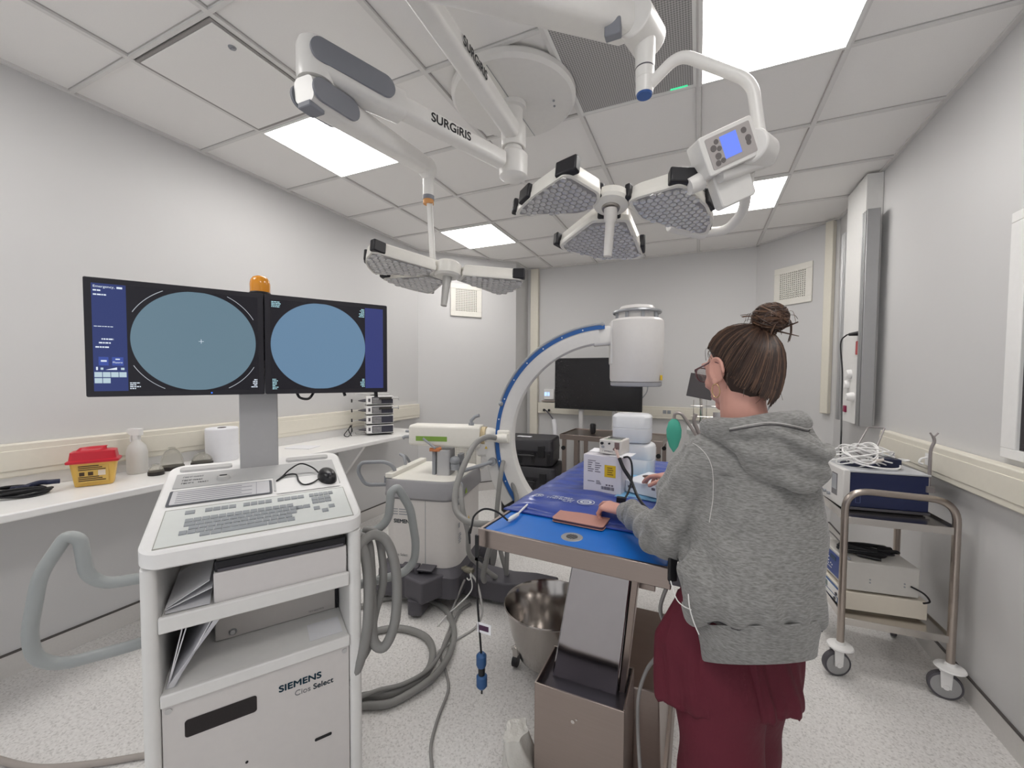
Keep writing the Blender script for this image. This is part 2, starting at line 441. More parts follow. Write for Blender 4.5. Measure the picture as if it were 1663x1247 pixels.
# sharps container
r = root('sharps_container', 'yellow sharps container with a red lid on the left counter', 'sharps container', (-2.80, .99, CZ), 62)
def frus(a0, b0, a1, b1, z0, z1, rr=.015):
    return [[(x, y, z0) for x, y in rpoly(-a0/2, a0/2, -b0/2, b0/2, rr)], [(x, y, z1) for x, y in rpoly(-a1/2, a1/2, -b1/2, b1/2, rr)]]
M_yel = mat('yellow_plastic', (226, 184, 92), .4); M_red = mat('red_plastic', (196, 36, 52), .35)
m = MB(); m.loft(frus(.135, .075, .165, .10, 0, .125)); obj('tub', m, M_yel, r, bevel=.004)
m = MB(); rings = []
for a, b, z in ((.187, .122, .118), (.187, .122, .128), (.168, .104, .134), (.158, .094, .172), (.13, .07, .176)):
    rings.append([(x, y, z) for x, y in rpoly(-a/2, a/2, -b/2, b/2, .014)])
m.loft(rings); obj('lid', m, M_red, r)
m = MB(); m.loft([[(x-.01, y, .174) for x, y in rpoly(-.055, .055, -.028, .028, .02)], [(x-.005, y, .19) for x, y in rpoly(-.045, .05, -.02, .02, .018)], [(x+.01, y, .194) for x, y in rpoly(-.02, .04, -.012, .012, .01)]]); obj('lid_flap', m, M_red, r, bevel=.002)
lab = MB(); lab.box(-.055, .055, -.0485, -.047, .02, .105); o = obj('printed_label', lab, mat('sharps_label', (214, 176, 92), .6), r, smooth=False); 
lk = mat('label_ink', (70, 52, 34), .6)
g = MB()
for i in range(9):
    z = .028+.009*i
    if 3 <= i <= 5: continue
    g.box(-.05, .045-.012*(i % 3), -.0495, -.048, z, z+.0045)
for x in (-.038, -.008): g.cbox((x, -.049, .064), (.018, .001, .018))
obj('print', g, lk, r, smooth=False)
g = MB(); g.box(.018, .044, -.0495, -.048, .052, .078); obj('hazard_mark', g, mat('label_pale', (222, 208, 190), .6), r, smooth=False)
# coiled black lead with connectors
r = root('coiled_lead', 'coiled black lead with dark blue connectors at the near end of the counter', 'cable', (-2.83, .74, CZ), 55)
random.seed(3); m = MB()
for k in range(5):
    a = .10+.012*random.uniform(-1, 1); b = .045+.01*random.uniform(-1, 1); z = .008+.007*k
    m.tube([( a*math.cos(t)+.006*math.sin(3*t+k), b*math.sin(t)+.01*math.sin(2*t+k), z+.004*math.sin(2*t+k)) for t in [2*PI*i/40 for i in range(40)]], .0055, 8, closed=True)
obj('coil', m, M_black, r)
m = MB(); m.tube(cr([(.0, .0, .03), (.06, .02, .05), (.10, .01, .052), (.13, .02, .05)], 5), .011, 10); m.cyl((-.02, .02, .035), (.05, -.01, .04), .010, .012); obj('connector', m, mat('navy_plastic', (28, 34, 62), .45), r)
# spray bottle
r = root('spray_bottle', 'translucent white spray bottle behind the sharps container', 'bottle', (-2.90, 1.20, CZ), 20)
mb = mat('milky_plastic', (226, 224, 220), .35, trans=.15)
m = MB(); m.lathe([(0, 0), (.042, 0), (.046, .01), (.046, .12), (.038, .155), (.018, .18), (.014, .20), (.0, .20)], n=28); obj('body', m, mb, r)
m = MB(); m.lathe([(.0, .19), (.018, .192), (.018, .215), (0, .215)], n=20); m.loft([[(x, y, z) for x, y in rpoly(-.05+dx, .03, -.014, .014, .008)] for z, dx in ((.215, .02), (.23, 0), (.246, .0), (.252, .01))]); m.tube([(-.02, 0, .225), (-.035, 0, .2), (-.033, 0, .175)], .006, 8); obj('trigger_head', m, M_white, r, bevel=.002)
# bell jars / filters
M_clear = mat('clear_plastic', (222, 219, 206), .08, trans=.85, alpha=.55, ior=1.2)
def dome(loc, rr, h, label):
    r = root('clear_dome', label, 'mask', loc, 0)
    m = MB(); m.lathe([(0, 0), (rr*.98, 0), (rr, .01), (rr*.98, .02), (rr*.6, .022)], n=28); obj('base_ring', m, mat('brown_black_rubber', (46, 42, 40), .5), r)
    m = MB(); m.lathe([(rr*.93*math.cos(a), .02+h*math.sin(a)) for a in [PI/2*i/10 for i in range(10)]]+[(.02, .02+h), (.014, .025+h)], n=28, cap=False); obj('dome', m, M_clear, r)
dome((-2.755, 1.22, CZ), .036, .035, 'small clear dome mask with a dark rim, the nearest of three on the counter')
dome((-2.83, 1.33, CZ), .058, .105, 'tall clear dome mask with a dark rim on the counter, middle of the three')
dome((-2.80, 1.47, CZ), .056, .055, 'low clear dome mask with a dark rim beside the paper roll')
# paper roll
r = root('paper_roll', 'fat white roll of paper wipes standing on the counter', 'paper roll', (-2.86, 1.62, CZ))
m = MB(); m.lathe([(.022, 0), (.088, 0), (.09, .01), (.09, .205), (.086, .21), (.024, .21), (.022, .12)], n=40, cap=False); obj('roll', m, M_paper, r)
m = MB(); m.lathe([(.024, .0), (.024, .212), (.021, .212), (.021, 0)], n=24, cap=False); obj('core', m, mat('brown_core', (60, 48, 40), .8), r)
# folded sheet lying on the counter, small plug at far end
m = MB(); m.prism([(0, 0), (.2, 0), (.2, .14), (0, .14)], 0, .004); o = obj('paper_sheet', m, M_paper, loc=(-2.86, 2.05, CZ)); o.rotation_euler = (0, 0, .3); tag(o, 'thin white paper lying on the counter behind the monitor mast', 'paper')
m = MB(); m.cyl((0, 0, .012), (.05, .02, .012), .011); m.cyl((.05, .02, .012), (.08, .03, .012), .008); o = obj('grey_connector', m, M_grey, loc=(-2.62, 3.14, CZ)); tag(o, 'small grey connector at the far end of the counter', 'connector')

# four syringe pumps in a stack on their rack
M_pd = mat('pump_face_dark', (58, 58, 70), .4)
pr = root('pump_rack', 'upright grey rack carrying four stacked syringe pumps at the end of the counter', 'pump rack', (-2.80, 2.90, CZ), 52)
m = MB(); m.box(-.015, .02, .075, .1, 0, .40); m.box(-.15, .17, .03, .12, 0, .012); m.box(-.16, .16, .0, .1, .375, .385); obj('post', m, M_lgrey, pr, bevel=.003)
def pump():
    r = root('syringe_pump', 'syringe pump', 'syringe pump', (0, 0, 0), 52, group='syringe pumps stacked on the counter')
    m = MB(); m.box(-.07, .17, -.07, .07, .004, .082); obj('body', m, M_white2, r, bevel=.005)
    m = MB(); m.box(-.066, .168, -.072, .068, 0, .004); obj('base_seam', m, M_black, r, smooth=False)
    m = MB(); m.box(-.022, .165, -.074, -.0705, .012, .074); obj('front_panel', m, M_pd, r, bevel=.001)
    m = MB()
    for i in range(7):
        for j in range(4): m.box(-.014+.011*i, -.007+.011*i, -.0755, -.074, .018+.013*j, .026+.013*j)
    obj('keys', m, M_lgrey, r, smooth=False)
    m = MB(); m.box(-.054, -.036, -.074, -.07, .03, .06); obj('small_display', m, M_dgrey, r, smooth=False)
    m = MB(); m.tube([(-.07, -.02, .04), (-.10, -.02, .04), (-.135, -.02, .04)], [.016, .012, .004], 12); obj('plunger_cone', m, M_dgrey, r)
    m = MB(); m.cyl((-.185, -.02, .04), (-.195, -.02, .04), .016); obj('plunger_disc', m, M_black, r)
    m = MB(); m.cyl((-.185, -.02, .035), (-.07, .02, .035), .003, n=8); obj('drive_rod', m, M_lgrey, r)
    return r
p0 = pump()
pl = ['lowest syringe pump of the stack of four on the counter', 'second syringe pump from the bottom of the stack on the counter', 'third syringe pump from the bottom, with a loaded syringe', 'topmost syringe pump of the stack, with a syringe clipped across it']
for i in range(4):
    q = p0 if i == 0 else dup(p0, (0, 0, 0))
    q.location = (-2.80, 2.90, CZ+.012+.09*i); q['label'] = pl[i]
for i in (2, 3):
    s = root('syringe', ('clear syringe clipped on the third syringe pump', 'clear syringe clipped on the topmost syringe pump')[i-2], 'syringe', (-2.80, 2.90, CZ+.012+.09*i), 52, group='syringes on the pumps')
    m = MB(); m.cyl((.04, -.088, .062), (.15, -.088, .062), .012); obj('barrel', m, mat('syringe_dark', (60, 58, 56), .3), s)
    m = MB(); m.cyl((.15, -.088, .062), (.21, -.088, .062), .009); m.cyl((.21, -.088, .062), (.215, -.088, .062), .017); obj('plunger', m, M_lgrey, s)
m = MB(); m.tube(cr([(-.19, -.04, .10), (-.23, -.06, .06), (-.26, -.08, .02), (-.23, -.09, .006), (-.2, -.07, .04), (-.2, -.05, .1), (-.22, -.05, .06), (-.20, -.08, .008)], 6), .004, 8)
o = obj('thin_black_lead', m, M_black, loc=(-2.80, 2.90, CZ)); o.rotation_euler = (0, 0, math.radians(52)); tag(o, 'thin black lead looped beside the stacked syringe pumps', 'cable')

# ================================================================ X-RAY MONITOR CART
cart = root('monitor_cart', 'white wheeled x-ray workstation cart with keyboard deck, papers and twin-screen mast', 'workstation cart', (-1.339, .546, 0), 57)
K = .24
def slope(rings): return rings
def dz(y): return K*y
# side panels / posts with rounded fronts
for x0, x1 in ((.0, .036), (.521, .56)):
    m = MB(); m.prism(rpoly(x0, x1, .012, .50, .016), .07, .945); 
    for i, v in enumerate(m.v):
        if v[2] > .5: m.v[i] = (v[0], v[1], .94+dz(v[1])-.005)
    obj('side_panel', m, M_white, cart, bevel=.002)
m = MB(); m.box(.036, .521, .47, .49, .08, .96); obj('back_panel', m, M_lgrey, cart, smooth=False)
# keyboard deck
m = MB()
def deckring(x0, x1, y0, y1, rr, dzz): return [(x, y, .99+dz(y)+dzz) for x, y in rpoly(x0, x1, y0, y1, rr, 8)]
m.loft([deckring(.004, .556, .004, .54, .045, -.052), deckring(-.004, .564, -.004, .545, .05, -.044), deckring(-.004, .564, -.004, .545, .05, -.006), deckring(.002, .558, .002, .54, .046, 0)])
obj('deck', m, M_white2, cart)
PL = mat('keyboard_panel', (222, 225, 222), .35)
m = MB()
def slab(m, x0, x1, y0, y1, h0, h1, rr=None):
    if rr: m.loft([deckring(x0, x1, y0, y1, rr, h0), deckring(x0, x1, y0, y1, rr, h1)])
    else:
        vs = []
        for h in (h0, h1):
            for x, y in ((x0, y0), (x1, y0), (x1, y1), (x0, y1)): vs.append((x, y, .99+dz(y)+h))
        m.add(vs, [(3, 2, 1, 0), (4, 5, 6, 7), (0, 1, 5, 4), (1, 2, 6, 5), (2, 3, 7, 6), (3, 0, 4, 7)])
slab(m, .03, .534, .012, .208, -.002, .002, .004); kp = obj('keyboard_panel', m, PL, cart)
m = MB()
for q in ((.029, .535, .0105, .0125), (.029, .535, .2075, .2095), (.0285, .0305, .0105, .2095), (.5335, .5355, .0105, .2095)): slab(m, *q, -.002, .0026)
obj('panel_seam', m, mat('seam_grey', (168, 168, 160), .5), cart, smooth=False)
KEY = mat('key_grey', (158, 162, 166), .5)
kb = MB(); kw = .0203
rowspec = [(.030, [(.155, 2), (.175+.02, 2)] ), ]
# five rows of keys, each row shifted like a real keyboard
def keyrow(y, x0, widths, mb):
    x = x0
    for w_ in widths:
        slab(mb, x+.0012, x+w_-.0012, y+.0012, y+.0185, 0, .0055); x += w_
kb = MB()
keyrow(.120, .083, [.0203]*14, kb)
keyrow(.099, .083, [.0285]+[.0203]*12+[.026], kb)
keyrow(.078, .096, [.025]+[.0203]*11+[.030], kb)
keyrow(.057, .096, [.0203]+[.0203]*12, kb)
keyrow(.036, .125, [.026, .026, .115, .026, .026, .022], kb)
keyrow(.057, .076, [.0203], kb)
keyrow(.099, .372, [.022, .022], kb)
obj('keyboard_keys', kb, KEY, cart, smooth=False, kind='stuff', label='main block of grey keys')
kb = MB()
keyrow(.168, .078, [.026], kb)
for g, x in enumerate((.127, .226, .322)):
    keyrow(.168, x, [.0203]*4, kb)
keyrow(.168, .418, [.0155]*5, kb)
for j, (n, x0) in enumerate(((3, .423), (3, .423), (2, .423+.0), (1, .445))):
    if j == 2: keyrow(.078, .423, [.0203], kb); keyrow(.078, .469, [.0203], kb)
    elif j == 3: keyrow(.057, .446, [.0203], kb)
    else: keyrow(.141-.021*j, x0, [.0203]*n, kb)
obj('function_keys', kb, KEY, cart, smooth=False, kind='stuff', label='rows of small grey function keys')
# silver strip, card pocket, mouse shelf
SIL = mat('silver_strip', (190, 190, 190), .4, .1)
m = MB(); slab(m, .026, .532, .352, .458, -.001, .003, .004); slab(m, .315, .532, .246, .36, -.001, .003, .004); obj('silver_strip', m, SIL, cart)
m = MB(); slab(m, .322, .528, .222, .33, .003, .004, .004); obj('mouse_pad_area', m, M_white2, cart)
m = MB()
slab(m, .024, .310, .232, .332, .003, .0035, .006)
obj('card_pocket', m, mat('pocket_frame', (92, 94, 100), .35), cart)
m = MB(); slab(m, .032, .302, .239, .327, .0036, .0046, .004); pk = obj('instruction_card', m, mat('card_grey', (206, 205, 208), .5), cart)
m = MB()
for i in range(6):
    y = .247+.013*i; slab(m, .045, .25-.03*(i % 2), y, y+.0035, .0046, .005)
m2 = m; slab(m, .262, .2635, .239, .327, .0046, .0052)
obj('card_print', m, mat('print_grey', (140, 140, 148), .6), pk, smooth=False)
sM = axes((.046, .425, .99+dz(.425)+.0034), (1, 0, 0), (0, 1, K))
marks('strip_text', [(0, 0, .058)], .009, mat('strip_ink', (120, 122, 126), .5), cart, sM)
marks('strip_text', [(0, 0, .056)], .009, mat('strip_ink2', (70, 72, 76), .5), cart, axes((.046, .40, .99+dz(.40)+.0034), (1, 0, 0), (0, 1, K)))
marks('strip_text', [(0, 0, .034), (.046, 0, .028)], .009, MATS['strip_ink2'], cart, axes((.046, .378, .99+dz(.378)+.0034), (1, 0, 0), (0, 1, K)))
m = MB(); m.lathe([(0, .012), (.016, .012), (.019, .006), (.021, 0), (0, 0)], (0, 0, 0), 24, axes((.163, .392, .99+dz(.392)+.003), (1, 0, 0), (0, 1, K))); kn = obj('key_switch', m, M_lgrey, cart)
m = MB(); m.box(-.011, .011, -.003, .003, .012, .0135, axes((.163, .392, .99+dz(.392)+.003), (1, 0, 0), (0, 1, K))); obj('slot', m, M_black, kn, smooth=False)
# raised rim at the back with two grip recesses
for a_, b_ in ((.03, .185), (.365, .52)):
    m = MB(); slab(m, a_, b_, .478, .505, 0, .008, .012); obj('grip_recess', m, M_lgrey, cart)
# shelves
m = MB(); m.box(.036, .521, .025, .47, .757, .785); m.box(.036, .521, .013, .03, .755, .80); obj('shelf', m, M_white, cart, bevel=.004)
m = MB(); m.box(.036, .521, .025, .47, .548, .575); m.box(.036, .521, .013, .03, .546, .582); obj('shelf', m, M_white, cart, bevel=.004)
# front panel of the lower part
fp = MB(); fp.box(.038, .519, .022, .045, .085, .545); fpo = obj('front_panel', fp, mat('cart_front', (216, 212, 210), .4), cart, bevel=.002)
m = MB(); m.loft([[(x, .0215, z) for x, z in rpoly(.086, .256, .436, .487, .008)], [(x, .0205, z) for x, z in rpoly(.086, .256, .436, .487, .008)]]); obj('drive_slot', m, mat('dark_window', (30, 24, 26), .2), fpo)
m = MB(); m.loft([[(x, .0215, z) for x, z in rpoly(.412, .463, .258, .268, .004)], [(x, .0205, z) for x, z in rpoly(.412, .463, .258, .268, .004)]]); m.cyl((.228, .0215, .289), (.228, .0205, .289), .004); obj('vent_slit', m, M_black, fpo)
for x, z in ((.052, .53), (.505, .53)):
    m = MB(); m.cyl((x, .022, z), (x, .0195, z), .008); k = obj('screw', m, M_lgrey, fpo)
fM = lambda x, z: axes((x, .0213, z), (1, 0, 0), (0, 0, 1))
text('brand_lettering', 'SIEMENS', .0285, mat('siemens_ink', (16, 62, 82), .4), fpo, fM(.313, .468), bold=.0009, xs=1.14)
text('model_lettering', 'Cios', .025, mat('cios_ink', (120, 122, 126), .4), fpo, fM(.356, .437))
text('model_lettering', 'Select', .025, mat('select_ink', (40, 60, 72), .4), fpo, fM(.409, .437), bold=.0004, xs=1.0)
# base with castors
m = MB(); m.prism(rpoly(.005, .555, .03, .52, .05), .085, .13); obj('base_plate', m, M_grey, cart, bevel=.006)
for x, y in ((.02, .03), (.54, .03), (.02, .50), (.54, .50)):
    m = MB(); m.cyl((x-.015, y, .04), (x+.015, y, .04), .04); m.box(x-.02, x+.02, y-.02, y+.02, .055, .086); obj('castor', m, M_dgrey, cart)
# bent tube handles on both sides
hl = [(.0, .835), (-.05, .833), (-.118, .838), (-.155, .875), (-.165, .985), (-.192, 1.0), (-.246, .90), (-.27, .74), (-.262, .665), (-.215, .628), (-.1, .627), (0, .632)]
for s in (0, 1):
    pts = [((x if not s else .56-x*1.0), .25, z) for x, z in hl]
    m = MB(); m.tube(round_path(pts, .035, 5), .0170, 16); obj('side_handle', m, mat('handle_grey', (158, 162, 162), .3), cart)
# mast
m = MB(); m.box(.211, .338, .462, .51, 1.09, 1.62); obj('mast', m, mat('mast_silver', (184, 183, 184), .4, .3), cart, bevel=.003)
m = MB(); m.box(.0, .58, .43, .462, 1.52, 1.62); m.box(.10, .20, .40, .435, 1.5, 1.64); m.box(.44, .54, .40, .435, 1.5, 1.64); obj('screen_bracket', m, M_dgrey, cart)

# ---------------- the two screens: things carried by the cart's mast, part of the cart (children)
M_bez = mat('screen_bezel', (34, 32, 40), .35)
def emis(name, rgb, s=1.0): return mat(name, tuple(int(c*.15) for c in rgb), .25, emit=rgb, es=s)
E_navy = emis('screen_navy', (40, 52, 104)); E_black = emis('screen_black', (18, 16, 24)); E_disc = emis('screen_disc_teal', (96, 120, 134)); E_disc2 = emis('screen_disc_blue', (97, 127, 154))
E_w = emis('screen_white', (214, 224, 236)); E_arc = emis('screen_arc', (170, 176, 184)); E_btn = emis('screen_button', (54, 74, 150)); E_icon = emis('screen_icon', (176, 196, 206))
def screen(name, x0, x1, z0, z1, y, label, left):
    s = MB(); s.loft([[(x, y, z) for x, z in rpoly(x0, x1, z0, z1, .004, 2)], [(x, y+.045, z) for x, z in rpoly(x0, x1, z0, z1, .004, 2)]])
    s.box(x0+.06, x1-.06, y+.045, y+.06, z0+.05, z1-.05)
    s = obj(name, s, M_bez, cart, bevel=.002, label=label)
    bz = .018
    a, b, c, d = x0+bz, x1-bz, z0+bz, z1-bz
    def quad(nm, q, m, lift=.0006, par=s):
        k = MB(); k.box(q[0], q[1], y-lift, y-lift+.0005, q[2], q[3]); return obj(nm, k, m, par, smooth=False)
    def many(nm, qs, m, lift=.0014):
        k = MB()
        for q in qs: k.box(q[0], q[1], y-lift, y-lift+.0003, q[2], q[3])
        return obj(nm, k, m, s, smooth=False)
    quad('display', (a, b, c, d), E_black)
    h = d-c
    def disc(cx, cz, rr, m, clipa, clipb, lift=.0010):
        pts = []
        for i in range(96):
            t = 2*PI*i/96; px, pz = cx+rr*math.cos(t), cz+rr*math.sin(t)
            pts.append((max(clipa, min(clipb, px)), max(c+.001, min(d-.001, pz))))
        k = MB(); k.loft([[(p[0], y-lift+.0003, p[1]) for p in pts], [(p[0], y-lift, p[1]) for p in pts]]); return obj('image_disc', k, m, s, smooth=False)
    rnd = random.Random(5)
    def lines(x, z, rows, w, hh=.0042, right=False, step=.0085):
        out = []
        for i in range(rows):
            ww = w*rnd.uniform(.45, 1); xx = x-ww if right else x
            u = xx
            while u < xx+ww:
                e = min(xx+ww, u+rnd.uniform(.003, .009)); out.append((u, e, z-step*i, z-step*i+hh)); u = e+.0014
        return out
    if left:
        st = a+.078
        quad('blue_sidebar', (a, st, c, d), E_navy, .0009)
        cx = (st+b)/2; cz = (c+d)/2
        disc(cx, cz, h*.5, E_disc, st+.002, b)
        # thin white arcs in the corners
        for (t0, t1) in ((28, 62), (118, 152), (208, 242), (298, 332)):
            R_ = h*.545; pts = []
            for i in range(13):
                t = math.radians(t0+(t1-t0)*i/12); px, pz = cx+R_*math.cos(t), cz+R_*math.sin(t)
                if st < px < b and c < pz < d: pts.append((px, y-.0016, pz))
            if len(pts) > 1: k = MB(); k.tube(pts, .0009, 6); obj('arc_line', k, E_arc, s)
        k = MB(); k.box(cx+.004, cx+.018, y-.0018, y-.0015, cz-.0006, cz+.0006); k.box(cx+.0104, cx+.0116, y-.0018, y-.0015, cz-.007, cz+.007); obj('cross_mark', k, E_w, s, smooth=False)
        L_ = [(a+.057, a+.070, d-.013, d-.007)]+lines(a+.004, d-.024, 1, .022)+lines(a+.004, d-.037, 1, .03)+lines(a+.004, c+h*.60, 1, .045, .002)
        L_ += lines(a+.02, c+h*.48, 1, .035)+lines(a+.014, c+h*.445, 1, .05)+lines(a+.006, c+h*.405, 1, .068)
        L_ += lines(st+.004, c+.024, 4, .026, .003, step=.006)+lines(b-.004, c+.034, 5, .022, .0035, True, .0065)
        many('screen_text', L_, E_w)
        many('screen_buttons', [(a+.012, a+.034, c+h*.24, c+h*.32), (a+.042, a+.068, c+h*.24, c+h*.32)], E_btn, .0012)
        ic = [(a+.002+.0185*i, a+.019+.0185*i, c+.044, c+.060) for i in range(4)]+[(a+.002+.0185*i, a+.019+.0185*i, c+.025, c+.041) for i in range(2)]+[(a+.016, a+.022, c+.067, c+.074), (a+.062, a+.070, c+.067, c+.074)]
        many('screen_icons', ic, E_icon)
        text('screen_text', 'Emergency,', .0105, E_w, s, axes((a+.004, y-.0016, d-.013), (1, 0, 0), (0, 0, 1)), extrude=.0001)
        text('screen_text', 'Fluoro', .0085, E_w, s, axes((a+.0435, y-.0018, c+h*.262), (1, 0, 0), (0, 0, 1)), extrude=.0001)
        many('screen_text', [(a+.017, a+.03, c+h*.275, c+h*.29), (a+.05, a+.06, c+h*.295, c+h*.305), (a+.006, a+.010, c+.066, c+.076)], E_w, .0016)
        k = MB(); k.loft([[(a+.027, y-.0014, c+.067), (a+.053, y-.0014, c+.067), (a+.053, y-.0014, c+.075)], [(a+.027, y-.0017, c+.067), (a+.053, y-.0017, c+.067), (a+.053, y-.0017, c+.075)]]); obj('level_wedge', k, E_w, s, smooth=False)
        k = MB(); k.box(cx+.035, cx+.039, y-.001, y, z0+.006, z0+.010); obj('power_light', k, emis('blue_led', (60, 120, 255), 1.5), s, smooth=False)
    else:
        en = b-.073
        quad('blue_sidebar', (en, b, c, d), emis('screen_indigo', (46, 54, 110)), .0009)
        disc((a+en)/2, (c+d)/2, h*.5, E_disc2, a, en)
        L_ = lines(a+.004, d-.010, 4, .035, .003, step=.006)+lines(en-.003, d-.010, 6, .022, .003, True, .006)+lines(a+.004, c+.036, 7, .022, .003, step=.006)+lines(en-.003, c+.036, 6, .018, .003, True, .006)
        many('screen_text', L_, emis('screen_cyan_white', (170, 214, 224)))
    return s
s1 = screen('left_screen', -.171, .2935, 1.392, 1.764, .36, 'left monitor with a blue side menu and grey-blue image disc', True)
s2 = screen('right_screen', .2965, .742, 1.392, 1.764, .36, 'right monitor with a plain blue band on its right', False)
# amber beacon
m = MB(); m.lathe([(0, 0), (.036, 0), (.036, .03), (.033, .034), (0, .034)], (.285, .43, 1.745), 28); bk = obj('beacon_base', m, M_black, cart)
m = MB(); m.box(.255, .315, .43, .47, 1.6, 1.75); obj('beacon_bracket', m, M_black, cart)
am = mat('amber_plastic', (214, 140, 28), .2, emit=(220, 130, 20), es=.12, coat=.4)
m = MB(); prof = [(.033, 0), (.0335, .03), (.031, .045), (.024, .056), (.012, .062), (0, .063)]
rings = []
for rr, z in prof: rings.append([(.285+(rr*(1-.03*(k % 2)))*math.cos(2*PI*k/48), .43+(rr*(1-.03*(k % 2)))*math.sin(2*PI*k/48), 1.779+z) for k in range(48)])
m.loft(rings); obj('amber_lens', m, am, cart, label='ribbed amber warning lens')
# cable ends hanging under right monitor
m = MB(); m.tube(cr([(.40, .40, 1.40), (.41, .39, 1.375), (.44, .38, 1.37), (.46, .39, 1.395)], 5), .005, 8); m.tube([(.57, .39, 1.40), (.575, .385, 1.378)], .006, 8); m.tube([(.70, .39, 1.40), (.70, .385, 1.37)], .008, 8); obj('screen_leads', m, M_black, cart)

# things in and on the cart
P2 = lambda lx, ly, lz: cart.location + Vector((lx*math.cos(math.radians(57))-ly*math.sin(math.radians(57)), lx*math.sin(math.radians(57))+ly*math.cos(math.radians(57)), lz))
r = root('video_printer', 'white video printer with a black top slot, on the upper shelf of the monitor cart', 'printer', P2(.336, .032, .786), 57)
m = MB(); m.box(-.18, .18, 0, .36, .0, .100); obj('body', m, mat('printer_white', (220, 216, 215), .4), r, bevel=.004)
m = MB(); m.box(-.178, .178, .004, .30, .101, .132); obj('top_tray', m, mat('tray_black', (28, 28, 34), .25), r, bevel=.004)
m = MB(); m.cyl((-.17, .003, .106), (.17, .003, .106), .005); obj('roller', m, M_dgrey, r)
m = MB()
m.loft([[(x, y, z+.02*math.sin((y)*9)) for x, y in ((0, 0), (.10, 0), (.10, .25), (0, .25))] for z in (0, .004)]); m.loft([[(x, y, z+.3*x+.01) for x, y in ((0, 0), (.105, .01), (.105, .24), (0, .25))] for z in (0, .003)]); m.loft([[(x, y, z+.55*x+.014) for x, y in ((0, 0), (.10, .0), (.10, .24), (0, .25))] for z in (0, .002)])
o = obj('folded_papers', m, M_paper, loc=P2(.045, .06, .788)); o.rotation_euler = (0, 0, math.radians(57)); tag(o, 'folded white papers fanned open beside the printer, upper shelf of the cart', 'papers')
r = root('recorder_box', 'flat grey recorder box set back in the lower open shelf of the monitor cart', 'recorder', P2(.332, .225, .576), 57)
m = MB(); m.box(-.19, .175, 0, .23, .0, .10); obj('body', m, mat('recorder_grey', (196, 191, 187), .4), r, bevel=.004)
m = MB(); m.box(-.10, .10, -.0015, .001, .088, .092); obj('slot', m, M_dgrey, r, smooth=False)
m = MB(); m.box(.1755, .186, 0, .23, 0, .10); obj('dark_end', m, M_black, r, smooth=False)
m = MB(); m.lathe([(.009, 0), (.012, 0), (.012, .003), (.009, .003)], (0, 0, 0), 20, axes((-.142, 0, .02), (0, 0, 1), (1, 0, 0))); obj('round_button', m, M_grey, r)
m = MB(); m.cyl((-.142, 0, .02), (-.142, -.004, .02), .0075); obj('button_cap', m, M_lgrey, r)
marks('small_print', [(0, 0, .05)], .005, mat('faint_ink', (150, 146, 146), .5), r, axes((.085, -.0006, .012), (1, 0, 0), (0, 0, 1)))
# leaning documents in the lower compartment
m = MB(); 
for k, (lean, th, b0) in enumerate(((.122, .005, .0), (.114, .004, .004), (.106, .004, .008), (.098, .004, .012), (.088, .003, .014), (.045, .003, .0), (.036, .003, .0))):
    m.loft([[(b0+t*lean, y, t*.165) for t, y in ((0, 0), (1, 0), (1, .27), (0, .27))], [(b0+t*lean-th, y, t*.165) for t, y in ((0, 0), (1, 0), (1, .27), (0, .27))]])
m.loft([[(.0, y, .002) for y in (0, .0)]+[(.0, .27, .002), (0, .2, .002)], [(.02, 0, 0), (.02, 0, 0), (.02, .27, 0), (.02, .2, 0)]])
o = obj('leaning_documents', m, M_paper, loc=P2(.048, .05, .577)); o.rotation_euler = (0, 0, math.radians(57)); tag(o, 'white documents leaning in the lower open shelf of the monitor cart', 'papers')
m = MB(); m.box(0, .10, 0, .10, 0, .002); o = obj('white_card', m, M_paper, loc=P2(.405, .06, .5765)); o.rotation_euler = (0, 0, math.radians(57)); tag(o, 'white square card lying in the lower open shelf of the cart', 'card')
# mouse
r = root('computer_mouse', 'black computer mouse on the right of the keyboard deck', 'mouse', P2(.492, .29, .99+dz(.29)+.004), 75)
r.rotation_euler = (math.radians(12), 0, math.radians(65))
m = MB(); rings = []
for i in range(9):
    t = i/8; z = .036*math.sin(t*PI/2); sc = math.cos(t*PI/2)**.6 if t < 1 else .02
    rings.append([((.032*sc)*math.cos(a), (.055*sc)*math.sin(a), z) for a in [2*PI*k/28 for k in range(28)]])
m.loft(rings); obj('shell', m, mat('mouse_black', (26, 25, 28), .3), r)
m = MB(); m.cyl((-.003, -.03, .026), (.003, -.03, .026), .010); obj('wheel', m, M_dgrey, r)
m = MB(); 
def dk(x, y, h=.006): return P2(x, y, .99+dz(y)+h)
m.tube(cr([dk(.47, .31, .012), dk(.45, .36, .02), dk(.41, .385, .03), dk(.37, .36, .022), dk(.345, .34, .008), dk(.325, .31, .008), dk(.36, .345, .01), dk(.39, .34, .01), dk(.395, .29, .008), dk(.41, .255, .008), dk(.44, .262, .008), dk(.47, .29, .012)], 6), .0028, 8)
o = obj('mouse_lead', m, M_black); tag(o, 'thin black mouse lead looped on the cart deck', 'cable')
# ================================================================ C-ARM X-RAY UNIT
CB = Vector((-1.36, 2.09, 0)); 
ca = root('x_ray_machine', 'mobile x-ray machine: white C-shaped arm with a blue edge on a grey wheeled base', 'x-ray machine', CB, 12)
cw = lambda px, py, z: (px, py, z)
M_cw = mat('carm_white', (226, 224, 221), .35); M_bodyw = mat('carm_body', (218, 214, 211), .4); M_collar = mat('carm_collar', (150, 149, 152), .4)
